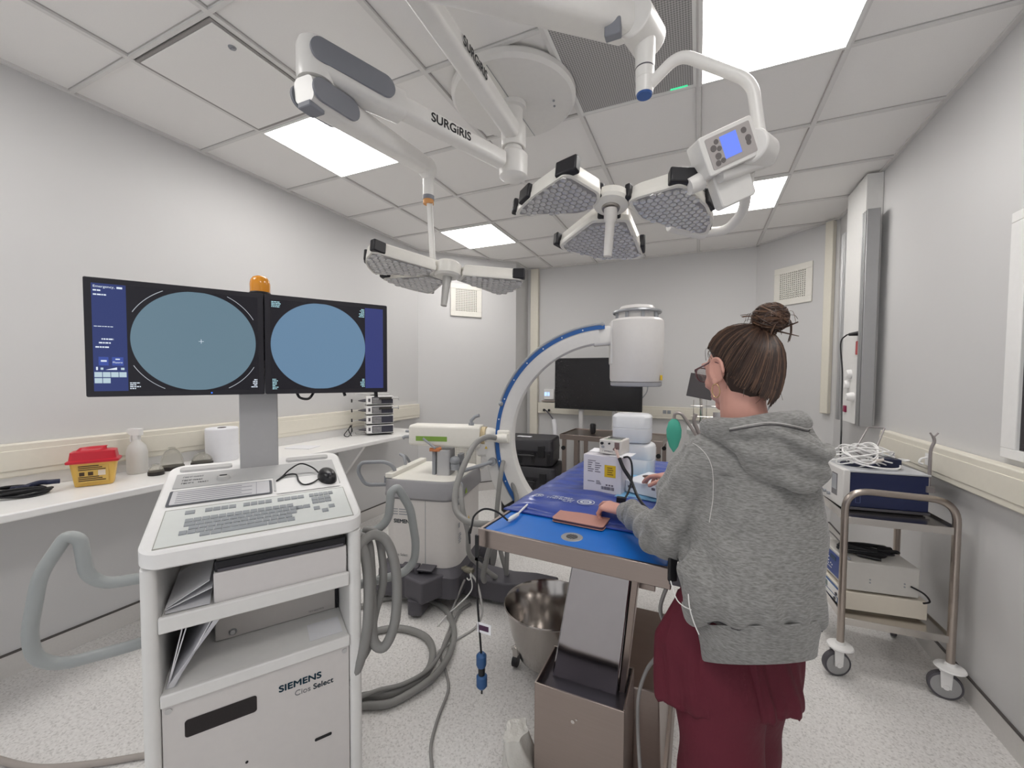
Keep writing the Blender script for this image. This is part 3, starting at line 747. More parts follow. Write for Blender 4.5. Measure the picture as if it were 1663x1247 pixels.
# body with rounded corners
m = MB(); m.prism(rpoly(-.50, 0, 0, .545, .10, 8), .24, .70); body = obj('chassis_body', m, M_bodyw, ca, bevel=.004)
m = MB(); m.box(-.203, -.200, -.0012, .003, .25, .68); obj('panel_seam', m, M_grey, body, smooth=False)
m = MB()
for i in range(3):
    for j in range(2): m.box(-.46+.075*j*1.05, -.39+.075*j*1.05, -.0012, .001, .575+.016*i, .581+.016*i)
obj('vent_slots', m, M_grey, body, smooth=False)
bM = lambda x, z: axes((x, -.0012, z), (1, 0, 0), (0, 0, 1))
text('brand_lettering', 'SIEMENS', .034, mat('dark_ink', (66, 76, 84), .5), body, bM(-.418, .522), bold=.001, xs=.98)
text('model_lettering', 'Cios Select', .026, mat('grey_ink', (140, 140, 142), .5), body, bM(-.418, .308), xs=.8)
# collar (tapered band) and top tray
def ring(x0, x1, y0, y1, rr, z): return [(x, y, z) for x, y in rpoly(x0, x1, y0, y1, rr, 8)]
m = MB(); m.loft([ring(-.505, .004, -.004, .55, .10, .675), ring(-.515, .018, -.018, .56, .11, .69), ring(-.51, .006, -.004, .555, .10, .785), ring(-.50, -.004, .004, .55, .095, .797)]); obj('collar', m, M_collar, ca)
m = MB(); m.loft([ring(-.49, -.01, .012, .545, .09, .795), ring(-.485, -.015, .017, .54, .085, .803)]); m.box(-.49, -.44, .02, .53, .80, .83); obj('top_cover', m, M_warm, ca, bevel=.004)
for y in (.30,):
    m = MB(); m.tube(round_path([(-.01, .45, .80), (.03, .45, .80), (.03, .56, .80), (-.01, .56, .79)], .02), .012, 10); obj('side_catch', m, M_lgrey, ca)
# cable hook on right face
m = MB(); m.tube(round_path([(.005, .05, .79), (.03, .03, .78), (.035, -.01, .70), (.01, -.0, .67)], .02), .012, 10); obj('cable_grommet', m, M_grey, ca)
# warning stickers
for y, z in ((.233, .50), (.14, .715)):
    m = MB(); m.loft([[( .0035 if z < .6 else .019, y-.02, z-.015), (.0035 if z < .6 else .019, y+.02, z-.015), (.0035 if z < .6 else .019, y, z+.02)], [(.0045 if z < .6 else .0205, y-.02, z-.015), (.0045 if z < .6 else .0205, y+.02, z-.015), (.0045 if z < .6 else .0205, y, z+.02)]]); obj('warning_sticker', m, mat('warn_yellow', (222, 186, 50), .5) if z < .6 else mat('sticker_green', (150, 180, 60), .5), ca, smooth=False)
m = MB(); 
for i in range(5): m.box(.0005, .0018, .05, .085+.01*(i % 2), .40+.014*i, .406+.014*i)
m.box(.0005, .0018, .05, .07, .50, .53)
obj('small_print', m, M_grey, ca, smooth=False)
# push handles at the left rear (looped thin tube with clamps)
m = MB(); m.tube(round_path([(-.50, .12, .73), (-.56, .06, .74), (-.62, .0, .75), (-.66, -.02, .84), (-.64, -.02, .90), (-.50, .04, .90), (-.46, .08, .86), (-.47, .12, .78)], .04), .012, 10); obj('push_handle', m, M_grey, ca)
m = MB(); m.tube(round_path([(-.52, .45, .78), (-.54, .40, .86), (-.54, .3, .90), (-.46, .22, .90), (-.44, .2, .85)], .03), .010, 10); m.cbox((-.50, .14, .76), (.10, .06, .05)); obj('push_handle', m, M_grey, ca)
# lift column (local frame turned a little from the body)
A16 = math.radians(16)
def loc_pt(ea, nb, z):
    # arm frame: ea along the C plane from its centre, nb away from the viewer
    c = Vector((-.52, 2.57, 0)); e = Vector((math.cos(A16), math.sin(A16), 0)); n = Vector((-math.sin(A16), math.cos(A16), 0))
    p = c+e*ea+n*nb - CB; t = -math.radians(12)
    return Vector((p.x*math.cos(t)-p.y*math.sin(t), p.x*math.sin(t)+p.y*math.cos(t), z))
o0 = loc_pt(0, 0, 0); ex = (loc_pt(1, 0, 0)-o0); AM = axes(o0, ex, loc_pt(0, 1, 0)-o0)   # arm-frame matrix
m = MB(); m.prism(rpoly(-1.12, -1.03, -.075, .06, .015), .795, .97, AM); obj('lift_column', m, mat('lift_silver', (190, 190, 192), .35, .3), ca, bevel=.002)
m = MB(); m.prism(rpoly(-1.155, -1.13, -.06, .04, .005), .795, .97, AM); obj('column_scale', m, M_grey, ca)
m = MB(); m.prism(rpoly(-1.00, -.97, -.0, .07, .01), .80, .93, AM); m.ball((-1.0, -.05, .90), (.035, .035, .03), M=AM); m.cyl((-1.0, -.05, .84), (-1.0, -.05, .88), .03, M=AM); obj('brake_knob', m, M_grey, ca)
# horizontal arm
m = MB(); rr = [[(x, y, z) for y, z in rpoly(-.07, .07, z0, z1, .02, 5)] for x, z0, z1 in ((-1.31, 1.00, 1.128), (-1.30, .995, 1.133), (-.84, .985, 1.133), (-.83, .99, 1.128))]
m.loft(rr, M=AM); arm = obj('horizontal_arm', m, M_warm, ca)
m = MB(); m.box(-1.262, -1.048, -.0715, -.069, 1.028, 1.060, AM); obj('green_scale', m, mat('scale_green', (134, 170, 76), .5), arm, smooth=False, label='green scale strip')
m = MB(); m.tube([AM @ Vector(p) for p in ((-1.21, -.075, 1.045), (-1.17, -.085, 1.02), (-1.12, -.09, .985))], .008, 10); obj('brake_lever', m, M_grey, arm, label='grey brake lever')
m = MB(); m.tube([AM @ Vector(p) for p in ((-1.16, -.08, .975), (-1.12, -.075, .97), (-1.09, -.06, .98))], .012, 10); m.cbox((-1.13, -.07, .972), (.07, .02, .02), AM); obj('release_lever', m, mat('orange_plastic', (206, 130, 84), .5), ca, label='orange release lever')
m = MB(); m.tube([AM @ Vector(p) for p in ((-.90, -.01, 1.125), (-.90, -.01, 1.165), (-.875, -.01, 1.19), (-.845, -.01, 1.20))], .012, 10); m.cyl((-.90, -.01, 1.12), (-.90, -.01, 1.15), .018, M=AM); obj('locking_lever', m, M_grey, ca)
m = MB(); m.tube([AM @ Vector(p) for p in ((-1.30, -.03, 1.05), (-1.345, -.05, 1.05), (-1.36, -.055, 1.04))], .012, 10); obj('end_knob', m, M_grey, ca)
# rotating hub
m = MB(); m.cyl((-.845, 0, 1.062), (-.80, 0, 1.062), .058, .064, M=AM); obj('hub_ring', m, mat('aged_cream', (206, 188, 150), .45), ca)
m = MB(); m.tube([AM @ Vector(p) for p in ((-.80, 0, 1.062), (-.79, 0, 1.062), (-.76, 0, 1.062), (-.725, 0, 1.062))], [.05, .058, .055, .04], 24); obj('hub', m, M_warm, ca)
# C: outer radius .72
R0 = .72; CZc = 1.06
def carc(t0, t1, prof, n=64):
    rings = []
    for i in range(n+1):
        t = math.radians(t0+(t1-t0)*i/n)
        rings.append([((r)*math.cos(t), y, CZc+(r)*math.sin(t)) for r, y in prof])
    return rings
yn, yf = -.066, .066
m = MB(); m.loft(carc(96, 272, [(R0-.004, yn), (R0-.035, yn), (R0-.10, yn+.012), (R0-.108, yn+.03), (R0-.108, yf-.02), (R0-.09, yf), (R0, yf), (R0-.01, 0)], 72), M=AM); C = obj('c_arc', m, M_cw, ca, angle=30)
m = MB(); m.loft(carc(93, 272, [(R0+.004, yn-.004), (R0-.020, yn-.004), (R0-.020, yn+.004), (R0-.004, yn+.02), (R0+.004, yn+.02)], 72), M=AM); obj('blue_edge', m, M_blue, C, label='blue edge band')
m = MB()
for i, t in enumerate(range(104, 262, 11)):
    a = math.radians(t); m.cyl(((R0-.008)*math.cos(a), yn-.0055, CZc+(R0-.008)*math.sin(a)), ((R0-.008)*math.cos(a), yn-.002, CZc+(R0-.008)*math.sin(a)), .0045, n=10, M=AM)
obj('angle_marks', m, M_white, C, smooth=False, kind='stuff')
m = MB(); m.tube([AM @ Vector(((R0+.012)*math.cos(math.radians(t)), yn+.02, CZc+(R0+.012)*math.sin(math.radians(t)))) for t in range(95, 162, 3)], .010, 10)
m.ball(tuple(AM @ Vector(((R0+.008)*math.cos(math.radians(94)), yn+.01, CZc+(R0+.008)*math.sin(math.radians(94))))), .017); m.ball(tuple(AM @ Vector(((R0+.004)*math.cos(math.radians(162)), yn-.005, CZc+(R0+.004)*math.sin(math.radians(162))))), .016)
obj('cable_guide', m, M_grey, C)
# carriage that grips the C
m = MB(); m.loft(carc(181, 214, [(R0+.012, -.05), (R0+.012, .05), (R0+.085, .045), (R0+.085, -.045)], 14), M=AM); obj('carriage', m, M_cw, ca, bevel=.006)
m = MB(); m.box(-.86, -.74, -.045, .045, .93, 1.02, AM); obj('carriage_block', m, M_cw, ca, bevel=.02, seg=4)
m = MB(); m.loft([[(-.80, yy, .985), (-.78, yy, .985), (-.79, yy, 1.003)] for yy in (-.047, -.0455)], M=AM); obj('warning_sticker', m, mat('warn_yellow', (222, 186, 50), .5), ca, smooth=False)
m = MB(); m.box(-.71, -.625, -.088, -.068, 1.03, 1.115, AM); obj('clamp_plate', m, M_warm, ca, bevel=.012, seg=3)
m = MB(); m.tube([AM @ Vector(p) for p in ((-.76, -.085, 1.062), (-.72, -.095, 1.062), (-.67, -.10, 1.065), (-.64, -.10, 1.066))], [.020, .024, .030, .026], 16); obj('cable_boot', m, M_warm, ca)
m = MB(); m.cyl((-.745, -.075, .905), (-.745, -.045, .905), .026, M=AM); m.tube([AM @ Vector(p) for p in ((-.745, -.07, .905), (-.80, -.10, .89), (-.91, -.15, .86))], [.012, .011, .013], 10); obj('carriage_brake', m, M_grey, ca, label='grey brake lever on the C carriage')
# image intensifier on top
dx = .165
m = MB(); m.lathe([(0, 1.43), (.150, 1.43), (.158, 1.435), (.162, 1.455), (.166, 1.75), (.163, 1.808), (.15, 1.822), (0, 1.822)], (dx, 0, 0), 56, AM); det = obj('image_intensifier', m, mat('detector_white', (216, 213, 211), .3), ca)
m = MB(); m.lathe([(0, 1.405), (.148, 1.405), (.156, 1.41), (.158, 1.43), (0, 1.43)], (dx, 0, 0), 56, AM); obj('grey_base_ring', m, mat('ring_grey', (168, 168, 172), .4), det)
m = MB(); m.lathe([(0, 1.82), (.12, 1.82), (.12, 1.862), (0, 1.862)], (dx, 0, 0), 48, AM); m.lathe([(0, 1.875), (.105, 1.872), (.112, 1.885), (.10, 1.903), (.05, 1.912), (0, 1.912)], (dx, 0, 0), 48, AM); obj('top_cap', m, MATS['detector_white'], det)
m = MB(); m.lathe([(.118, 1.860), (.147, 1.860), (.150, 1.866), (.147, 1.874), (.0, 1.876), (0, 1.862)], (dx, 0, 0), 56, AM)
for t in range(0, 360, 45):
    a = math.radians(t+8); m.cbox((dx+.125*math.cos(a), .125*math.sin(a), 1.845), (.018, .018, .045), AM)
obj('guard_ring', m, mat('guard_grey', (160, 162, 166), .35, .4), det)
m = MB(); m.box(.0, .03, -.06, .06, 1.54, 1.81, AM); m.loft([[(x, y, z) for y, z in rpoly(-.055, .055, za, zb, .02, 4)] for x, za, zb in ((-.10, 1.655, 1.775), (.01, 1.665, 1.785))], M=AM); obj('detector_mount', m, M_cw, ca, bevel=.008, seg=3)
m = MB(); m.box(dx+.128, dx+.14, -.108, -.09, 1.445, 1.475, AM); obj('yellow_tag', m, MATS['warn_yellow'], det, smooth=False)
# x-ray tube housing at the bottom end of the C
m = MB(); m.lathe([(0, .30), (.13, .30), (.14, .32), (.14, .52), (.12, .56), (.07, .60), (0, .60)], (.12, 0, 0), 40, AM); obj('tube_housing', m, M_cw, ca)
m = MB(); m.box(-.08, .12, -.055, .055, .335, .45, AM); obj('tube_mount', m, M_cw, ca, bevel=.01)
# wheeled base
m = MB(); m.loft([ring(-.52, .03, -.05, .58, .05, .09), ring(-.52, .03, -.05, .58, .05, .22), ring(-.50, .0, -.01, .55, .06, .255)]); obj('base_slab', m, M_dgrey, ca)
def leg(pts, z0, z1, name='outrigger_leg', bev=.012):
    m = MB(); m.prism(pts, z0, z1); return obj(name, m, M_dgrey, ca, bevel=bev, seg=3)
tl = lambda x, y: ((x-CB.x)*math.cos(math.radians(12))+(y-CB.y)*math.sin(math.radians(12)), -(x-CB.x)*math.sin(math.radians(12))+(y-CB.y)*math.cos(math.radians(12)))
leg([tl(-1.40, 2.20), tl(-1.09, 2.215), tl(-.94, 2.27), tl(-.80, 2.34), tl(-.80, 2.44), tl(-.95, 2.44), tl(-1.10, 2.40), tl(-1.42, 2.42)], .035, .165)
leg([tl(-1.63, 1.93), tl(-1.47, 1.90), tl(-1.36, 2.16), tl(-1.40, 2.30), tl(-1.62, 2.25)], .10, .235)
for (x, y) in ((-1.545, 1.965), (-1.52, 2.78), (-.84, 2.39)):
    a, b = tl(x, y); w = MB()
    w.cyl((a-.03, b, .05), (a+.03, b, .05), .05, n=28); wh = obj('castor_wheel', w, M_black, ca, bevel=.004)
    w = MB(); w.loft([ring(a-.045, a+.045, b-.065, b+.06, .02, .025), ring(a-.05, a+.05, b-.07, b+.065, .03, .11)]) if x < -1.5 and y < 2.5 else w.cyl((a-.04, b, .05), (a+.04, b, .05), .03)
    obj('castor_cover', w, M_dgrey, wh)
a, b = tl(-1.44, 2.62)
m = MB(); m.cyl((a-.035, b, .13), (a+.06, b, .13), .13, n=40); m.box(a-.03, a+.05, b-.05, b+.25, .08, .24); obj('rear_wheel_shield', m, M_dgrey, ca, bevel=.008)
m = MB(); m.cyl((a+.06, b, .13), (a+.066, b, .13), .10, n=40); obj('rear_wheel', m, M_black, ca)
# foot pedals
a, b = tl(-1.60, 2.0)
m = MB(); m.box(a-.09, a+.02, b-.02, b+.08, .262, .272); m.box(a+.03, a+.13, b-.04, b+.05, .262, .272); m.cyl((a+.02, b-.02, .235), (a+.02, b-.02, .28), .014); m.box(a-.02, a+.05, b-.01, b+.02, .24, .262); m.loft([[(a+.02, b+.04, .24), (a+.05, b+.10, .24), (a+.05, b+.10, .31), (a+.04, b+.08, .31)], [(a+.12, b+.04, .24), (a+.14, b+.10, .24), (a+.14, b+.10, .32), (a+.12, b+.08, .32)]]); obj('brake_pedal', m, M_dgrey, ca, bevel=.003)
m = MB(); a, b = tl(-1.88, 1.98); m.box(a-.05, a+.28, b-.04, b+.2, .06, .12); m.box(a-.05, a+.28, b-.041, b-.039, .07, .10); obj('rear_skid', m, M_dgrey, ca, bevel=.006)

# hoses that belong to the x-ray machine, resting or hanging from it
def hose(name, pts, r, m_, label, k=8, cat='hose', group=None, n=12):
    m = MB(); m.tube(cr(pts, k), r, n); o = obj(name, m, m_); return tag(o, label, cat, group)
hose('curved_hose', [(-1.16, 2.235, 1.075), (-1.19, 2.17, 1.085), (-1.20, 2.05, 1.06), (-1.20, 1.93, .96), (-1.195, 1.84, .85), (-1.15, 1.77, .765), (-1.06, 1.72, .735), (-.98, 1.72, .73), (-.95, 1.80, .70), (-.99, 1.93, .60), (-1.1, 2.05, .45), (-1.18, 2.12, .25), (-1.2, 2.17, .18)], .017, M_hose, 'thick grey hose curving from the C-arm hub down past the blue table')
hose('drop_hose', [(-1.33, 2.09, .79), (-1.285, 2.03, .77), (-1.24, 1.98, .68), (-1.21, 1.99, .55), (-1.23, 2.04, .40), (-1.21, 2.15, .28), (-1.16, 2.25, .175)], .015, M_hose, 'grey hose falling from the collar of the x-ray machine to its base')
hose('looped_hose', [(-1.20, 2.42, .78), (-1.17, 2.40, .87), (-1.15, 2.33, .905), (-1.13, 2.26, .86), (-1.13, 2.22, .72), (-1.14, 2.22, .55), (-1.14, 2.27, .35), (-1.12, 2.33, .17)], .015, M_hose, 'grey hose arching up between the x-ray body and the lower part of the C')
hose('short_hose', [(-1.12, 2.36, .80), (-1.075, 2.34, .73), (-1.05, 2.32, .66), (-1.06, 2.3, .55), (-1.10, 2.3, .40), (-1.12, 2.32, .17)], .015, M_hose, 'short grey hose dropping from the lower end of the C carriage')

# ================================================================ OPERATING TABLE
M_pad = mat('blue_pad', (20, 112, 206), .38, bump=.03, bscale=25)
M_mat = mat('navy_mattress', (60, 80, 160), .28, bump=.2, bscale=14, stretch=(1, 4, 1), coat=.3, noise=.06, nscale=6)
ot = root('operating_table', 'stainless steel operating table with a bright blue top pad and leaning column', 'operating table', (-.675, 1.175, 0), -3)
m = MB(); m.box(0, .62, 0, .012, .888, .948); m.box(0, .012, .012, 1.35, .888, .948); m.box(.608, .62, .012, 1.35, .888, .948); m.box(0, .62, 1.338, 1.35, .888, .948); m.box(.012, .608, .012, 1.338, .895, .90); obj('tray_frame', m, M_steel, ot, bevel=.003)
m = MB(); m.prism(rpoly(.013, .607, .013, 1.337, .02), .90, .944); obj('top_pad', m, M_pad, ot, bevel=.003)
m = MB(); m.lathe([(0, .9455), (.034, .9455), (.036, .944), (0, .943)], (.305, .088, 0), 32); dr = obj('drain_grille', m, M_alu, ot)
m = MB()
for i in range(-3, 4): 
    L = math.sqrt(max(0, .019**2-(.0055*i)**2)); m.box(-L, L, .0055*i-.0010, .0055*i+.0010, .9452, .9462, Matrix.Translation((.305, .088, 0)) @ Matrix.Rotation(math.radians(55), 4, 'Z'))
obj('slots', m, M_black, dr, smooth=False)
m = MB(); m.box(.60, .65, .06, .075, .90, .93); m.box(.63, .645, .02, 1.3, .895, .925); obj('side_rail', m, M_steel, ot, bevel=.002)
m = MB(); m.box(-.025, -.013, .06, 1.3, .895, .925); m.box(-.025, 0, .10, .12, .90, .92); obj('side_rail', m, M_steel, ot, bevel=.002)
m = MB(); m.box(.615, .66, -.005, .02, .905, .935); obj('rail_clamp', m, M_dgrey, ot, bevel=.003)
m = MB(); m.box(.44, .56, .14, .16, .80, .888); obj('under_plate', m, M_steel, ot, bevel=.002)
# leaning column (world-aligned coordinates turned into the table frame)
def T_(x, y, z):
    t = math.radians(3); dx_, dy_ = x+.675, y-1.175
    return (dx_*math.cos(t)-dy_*math.sin(t), dx_*math.sin(t)+dy_*math.cos(t), z)
m = MB(); m.loft([[T_(-.455, 1.30, .36), T_(-.232, 1.30, .36), T_(-.232, 1.375, .36), T_(-.455, 1.375, .36)], [T_(-.432, 1.262, .47), T_(-.214, 1.262, .47), T_(-.214, 1.34, .47), T_(-.432, 1.34, .47)], [T_(-.350, 1.196, .888), T_(-.168, 1.180, .888), T_(-.15, 1.27, .888), T_(-.33, 1.28, .888)]])
obj('leaning_column', m, mat('mirror_steel', (180, 178, 182), .13, 1.0), ot, bevel=.005)
m = MB(); m.loft([[T_(-.224, 1.31, .36), T_(-.205, 1.31, .36), T_(-.205, 1.36, .36), T_(-.224, 1.36, .36)], [T_(-.165, 1.185, .888), T_(-.145, 1.185, .888), T_(-.145, 1.24, .888), T_(-.165, 1.24, .888)]]); obj('column_rail', m, M_steel, ot, bevel=.002)
# pedestal box, open on top
m = MB()
x0, x1, y0_, y1_ = -.468, -.180, 1.185, 1.385
q0 = [T_(x0, y0_, 0)[:2], T_(x1, y0_, 0)[:2], T_(x1, y1_, 0)[:2], T_(x0, y1_, 0)[:2]]
def wallbox(m, x0, x1, y0, y1, z0, z1):
    m.prism([T_(x0, y0, 0)[:2], T_(x1, y0, 0)[:2], T_(x1, y1, 0)[:2], T_(x0, y1, 0)[:2]], z0, z1)
wallbox(m, x0, x1, y0_, y0_+.006, .05, .47); wallbox(m, x0, x1, y1_-.006, y1_, .05, .47); wallbox(m, x0, x0+.006, y0_+.006, y1_-.006, .05, .47); wallbox(m, x1-.006, x1, y0_+.006, y1_-.006, .05, .47)
pb = obj('pedestal_box', m, M_steel, ot, bevel=.0015)
m = MB(); wallbox(m, x0+.006, x1-.006, y0_+.006, y1_-.006, .05, .445); obj('inner_plate', m, mat('dark_steel', (96, 92, 98), .35, .8), pb, smooth=False)  # plate of dark grey-blue steel below the rim
m = MB(); m.cyl(T_(-.338, 1.183, .385), T_(-.338, 1.186, .385), .006, n=14); m.cyl(T_(-.326, 1.183, .395), T_(-.326, 1.186, .395), .003, n=10); obj('screw', m, M_chrome, pb)
m = MB(); m.loft([[T_(-.30, 1.40, .05), T_(-.085, 1.40, .05), T_(-.085, 1.85, .05), T_(-.30, 1.85, .05)], [T_(-.30, 1.40, .38), T_(-.10, 1.42, .38), T_(-.09, 1.85, .42), T_(-.30, 1.85, .42)]]); obj('rear_housing', m, M_steel, ot, bevel=.004)
m = MB(); m.loft([[T_(*q) for q in ((-.50, 1.06, .012), (-.06, 1.06, .012), (-.06, 2.0, .012), (-.36, 2.0, .012))], [T_(*q) for q in ((-.49, 1.07, .06), (-.07, 1.07, .06), (-.07, 1.98, .06), (-.35, 1.98, .06))]]); obj('foot_plate', m, M_steel, ot, bevel=.006)
m = MB()
for x, y in ((-.51, 1.08), (-.05, 1.08), (-.37, 1.97), (-.05, 1.97)):
    p = T_(x, y, 0); m = MB(); m.cyl((p[0]-.015, p[1], .03), (p[0]+.015, p[1], .03), .03); obj('castor', m, M_black, ot)
# crumpled clear wrap around the near left foot
random.seed(11); m = MB(); rings = []
for i in range(9):
    z = .01+.20*i/8; s_ = 1-.35*(i/8)**1.5
    rings.append([( .055*s_*math.cos(t)*(1+.18*math.sin(5*t+i*.8))+.03*(1-i/8), .08*s_*math.sin(t)*(1+.15*math.cos(4*t+i)), z) for t in [2*PI*k/48 for k in range(48)]])
m.loft(rings); o = obj('plastic_wrap', m, mat('crumpled_film', (204, 202, 196), .25, bump=.5, bscale=30), loc=(-.54, 1.20, .062)); tag(o, 'crumpled translucent plastic wrap on the near left foot of the table', 'plastic wrap')

# ---------------- mattress, printed end
mt = root('mattress', 'long navy blue mattress lying on the bright blue table pad, white print at its end', 'mattress', (-.675, 1.175, 0), -3)
def mattress_mesh():
    m = MB(); nx, ny = 40, 80; X0, X1, Y0, Y1 = -.015, .63, .235, 1.345; random.seed(2); vs = []; fs = []
    ph = [random.uniform(0, 6) for _ in range(6)]
    def top(x, y):
        u = (x-X0)/(X1-X0); v = (y-Y0)/(Y1-Y0)
        e = min(1, min(u, 1-u)*9)**.5*min(1, min(v, 1-v)*12)**.5
        w = .0026*math.sin(70*(y-Y0)+6*u+ph[0]) + .0024*math.sin(95*(y-Y0)-9*u+ph[1])*math.sin(5*u+ph[2]) + .001*math.sin(40*x+20*y)
        return .950+.030*e + w*e
    for s_ in (0, 1):
        for i in range(ny+1):
            for j in range(nx+1):
                x = X0+(X1-X0)*j/nx; y = Y0+(Y1-Y0)*i/ny
                yy = y + (.006*math.sin(14*x+1) if i == 0 else 0)
                vs.append((x, yy, .9455 if s_ == 0 else top(x, y)))
    W = nx+1; N = (ny+1)*W
    for i in range(ny):
        for j in range(nx):
            a = i*W+j; fs.append((a, a+W, a+W+1, a+1)); fs.append((N+a, N+a+1, N+a+W+1, N+a+W))
    for j in range(nx):
        fs.append((j, j+1, N+j+1, N+j)); a = ny*W+j; fs.append((a+1, a, N+a, N+a+1))
    for i in range(ny):
        a = i*W; fs.append((a+W, a, N+a, N+a+W)); a = i*W+nx; fs.append((a, a+W, N+a+W, N+a))
    return m.add(vs, fs)
obj('cover', mattress_mesh(), M_mat, mt, angle=60)
m = MB()
m.prism([(-.015, .24), (.63, .24), (.63, .205), (-.02, .212)], .946, .953); obj('end_flap', m, M_mat, mt, bevel=.002)
Wp = mat('white_print', (206, 212, 224), .4)
m = MB()
def ringm(m, cx, cy, ra, rb, wd, z, y_scale=1, n=40):
    o_ = [(cx+ra*math.cos(2*PI*i/n), cy+rb*math.sin(2*PI*i/n)) for i in range(n)]; i_ = [(cx+(ra-wd)*math.cos(2*PI*i/n), cy+(rb-wd)*math.sin(2*PI*i/n)) for i in range(n)]
    vs = [(x, y, z) for x, y in o_]+[(x, y, z) for x, y in i_]; m.add(vs, [(i, (i+1) % n, n+(i+1) % n, n+i) for i in range(n)])
ringm(m, .272, .338, .034, .034, .004, .984); ringm(m, .272, .338, .023, .023, .010, .984); ringm(m, .272, .338, .008, .008, .005, .984)
ringm(m, .075, .335, .020, .020, .003, .984); 
for q in ((.35, .31, .003), (.362, .31, .003)): m.add([(q[0], .31, .984), (q[0]+.004, .31, .984), (q[0]-.012, .36, .984), (q[0]-.016, .36, .984)], [(0, 1, 2, 3)])
obj('print', m, Wp, mt, smooth=False)
tM = lambda x, y: axes((x, y, .9842), (1, 0, 0), (0, 1, 0))
marks('print_text', [(.02, .022, .085), (.005, .0, .115)], .015, Wp, mt, tM(.110, .322)); marks('print_text', [(0, 0, .04)], .009, Wp, mt, tM(.185, .306)); marks('print_text', [(0, 0, .026)], .016, Wp, mt, tM(.062, .328))
# connector plug and lead at the near left corner
m = MB(); m.tube(cr([(-.60, 1.43, .965), (-.605, 1.385, .957), (-.60, 1.33, .955)], 5), .004, 8); m.tube([(-.60, 1.335, .956), (-.602, 1.29, .957), (-.604, 1.268, .956)], [.0075, .0085, .006], 12); tag(obj('white_connector', m, M_white2), 'white cable connector lying on the near left corner of the blue pad', 'connector')
m = MB(); m.tube(cr([(-.606, 1.265, .956), (-.645, 1.255, .985), (-.685, 1.235, .995), (-.71, 1.21, .975), (-.705, 1.185, .95), (-.700, 1.165, .93), (-.60, 1.034+.11, .90), (-.598, 1.143, .87)][:6], 6), .0035, 8); m.tube([(-.705, 1.185, .95), (-.703, 1.162, .935), (-.695, 1.155, .90)], .0035, 8); tag(obj('black_lead', m, M_black), 'short black lead arching over the near left corner of the table', 'cable')
# hanging lead with blue plug
r = root('hanging_plug', 'black lead with a blue plug hanging from the table front corner', 'cable plug', (-.66, 1.145, 0))
m = MB(); m.box(-.006, .006, -.006, .0, .855, .94); m.box(-.006, .022, -.006, .006, .855, .866); obj('clip', m, M_black, r)
m = MB(); m.tube(cr([(0, 0, .86), (.002, -.004, .74), (.012, -.006, .63), (.02, -.006, .54)], 6), .0036, 8); obj('lead', m, M_black, r)
Mbp = mat('plug_blue', (44, 84, 132), .45)
m = MB(); m.lathe([(0, .50), (.014, .502), (.017, .51), (.017, .54), (.010, .548), (0, .548)], (.02, -.006, 0), 20); m.lathe([(0, .43), (.012, .43), (.018, .438), (.018, .47), (.013, .475), (0, .475)], (.022, -.006, 0), 20); obj('plug', m, Mbp, r)
m = MB(); m.lathe([(0, .472), (.011, .472), (.012, .505), (0, .505)], (.021, -.006, 0), 16); m.cyl((.022, -.006, .41), (.022, -.006, .43), .003); obj('plug_core', m, M_black, r)
m = MB(); m.box(.006, .056, -.009, -.0075, .618, .652); tg = obj('paper_tag', m, M_paper, r, smooth=False)
m = MB(); m.box(.013, .048, -.0098, -.009, .627, .644); obj('tag_print', m, mat('tag_purple', (70, 36, 66), .5), tg, smooth=False)

# ---------------- wallet / notebook
m = MB(); 
r = root('pink_wallet', 'flat dusty pink phone wallet lying on the edge of the mattress and pad', 'wallet', (-.372, 1.395, .95), -5)
r.rotation_euler = (math.radians(3), 0, math.radians(-5))
Mw = mat('dusty_pink_leather', (188, 138, 126), .55, bump=.06, bscale=200)
m = MB(); m.prism(rpoly(-.095, .095, -.058, .058, .012), .0104, .0135); m.prism(rpoly(-.095, .095, -.058, .058, .012), .0, .003); obj('cover', m, Mw, r, bevel=.001)
m = MB(); m.prism(rpoly(-.0935, .0935, -.0565, .0565, .011), .0028, .0105); obj('phone_body', m, mat('wallet_inside', (92, 62, 62), .5), r)
m = MB(); m.cyl((.083, .045, .0135), (.083, .045, .014), .004, n=14); obj('stud', m, M_grey, r)

# ---------------- cardboard box with the meter on top
r = root('white_carton', 'white cardboard carton with printed labels standing on the mattress', 'carton', (-.355, 1.72, .977), -8)
Mc = mat('white_card', (214, 211, 218), .7)
m = MB(); m.box(-.08, .085, -.06, .075, .0, .158); bx = obj('box', m, Mc, r, bevel=.0015)
m = MB(); m.loft([[(-.08, .0, .159), (-.03, .0, .159), (-.03, .075, .159), (-.08, .075, .159)], [(-.079, .0, .1605), (-.03, .0, .1605), (-.03, .078, .163), (-.085, .078, .163)]]); m.loft([[(.03, -.06, .159), (.085, -.06, .159), (.085, .02, .159), (.03, .02, .159)], [(.03, -.062, .1605), (.12, -.03, .165), (.12, .03, .167), (.03, .02, .1605)]]); obj('flap', m, M_paper, r, smooth=False)
ink = mat('carton_ink', (104, 100, 112), .6)
m = MB(); random.seed(9)
for i in range(6):
    z = .132-.009*i
    if i == 0: m.box(-.06, -.025, -.061, -.0605, z, z+.003); continue
    m.box(-.06, -.06+random.uniform(.015, .028), -.061, -.0605, z, z+.0035); m.box(-.028, -.028+random.uniform(.015, .03), -.061, -.0605, z, z+.0035)
m.box(-.06, -.03, -.061, -.0605, .045, .048)
for i in range(3): m.box(-.022, .0-.003*i, -.061, -.0605, .037+.006*i, .040+.006*i)
x = .0
while x < .055:
    w_ = random.choice((.001, .002, .003)); m.box(x, x+w_, -.061, -.0605, .018, .031); x += w_+random.choice((.001, .0015))
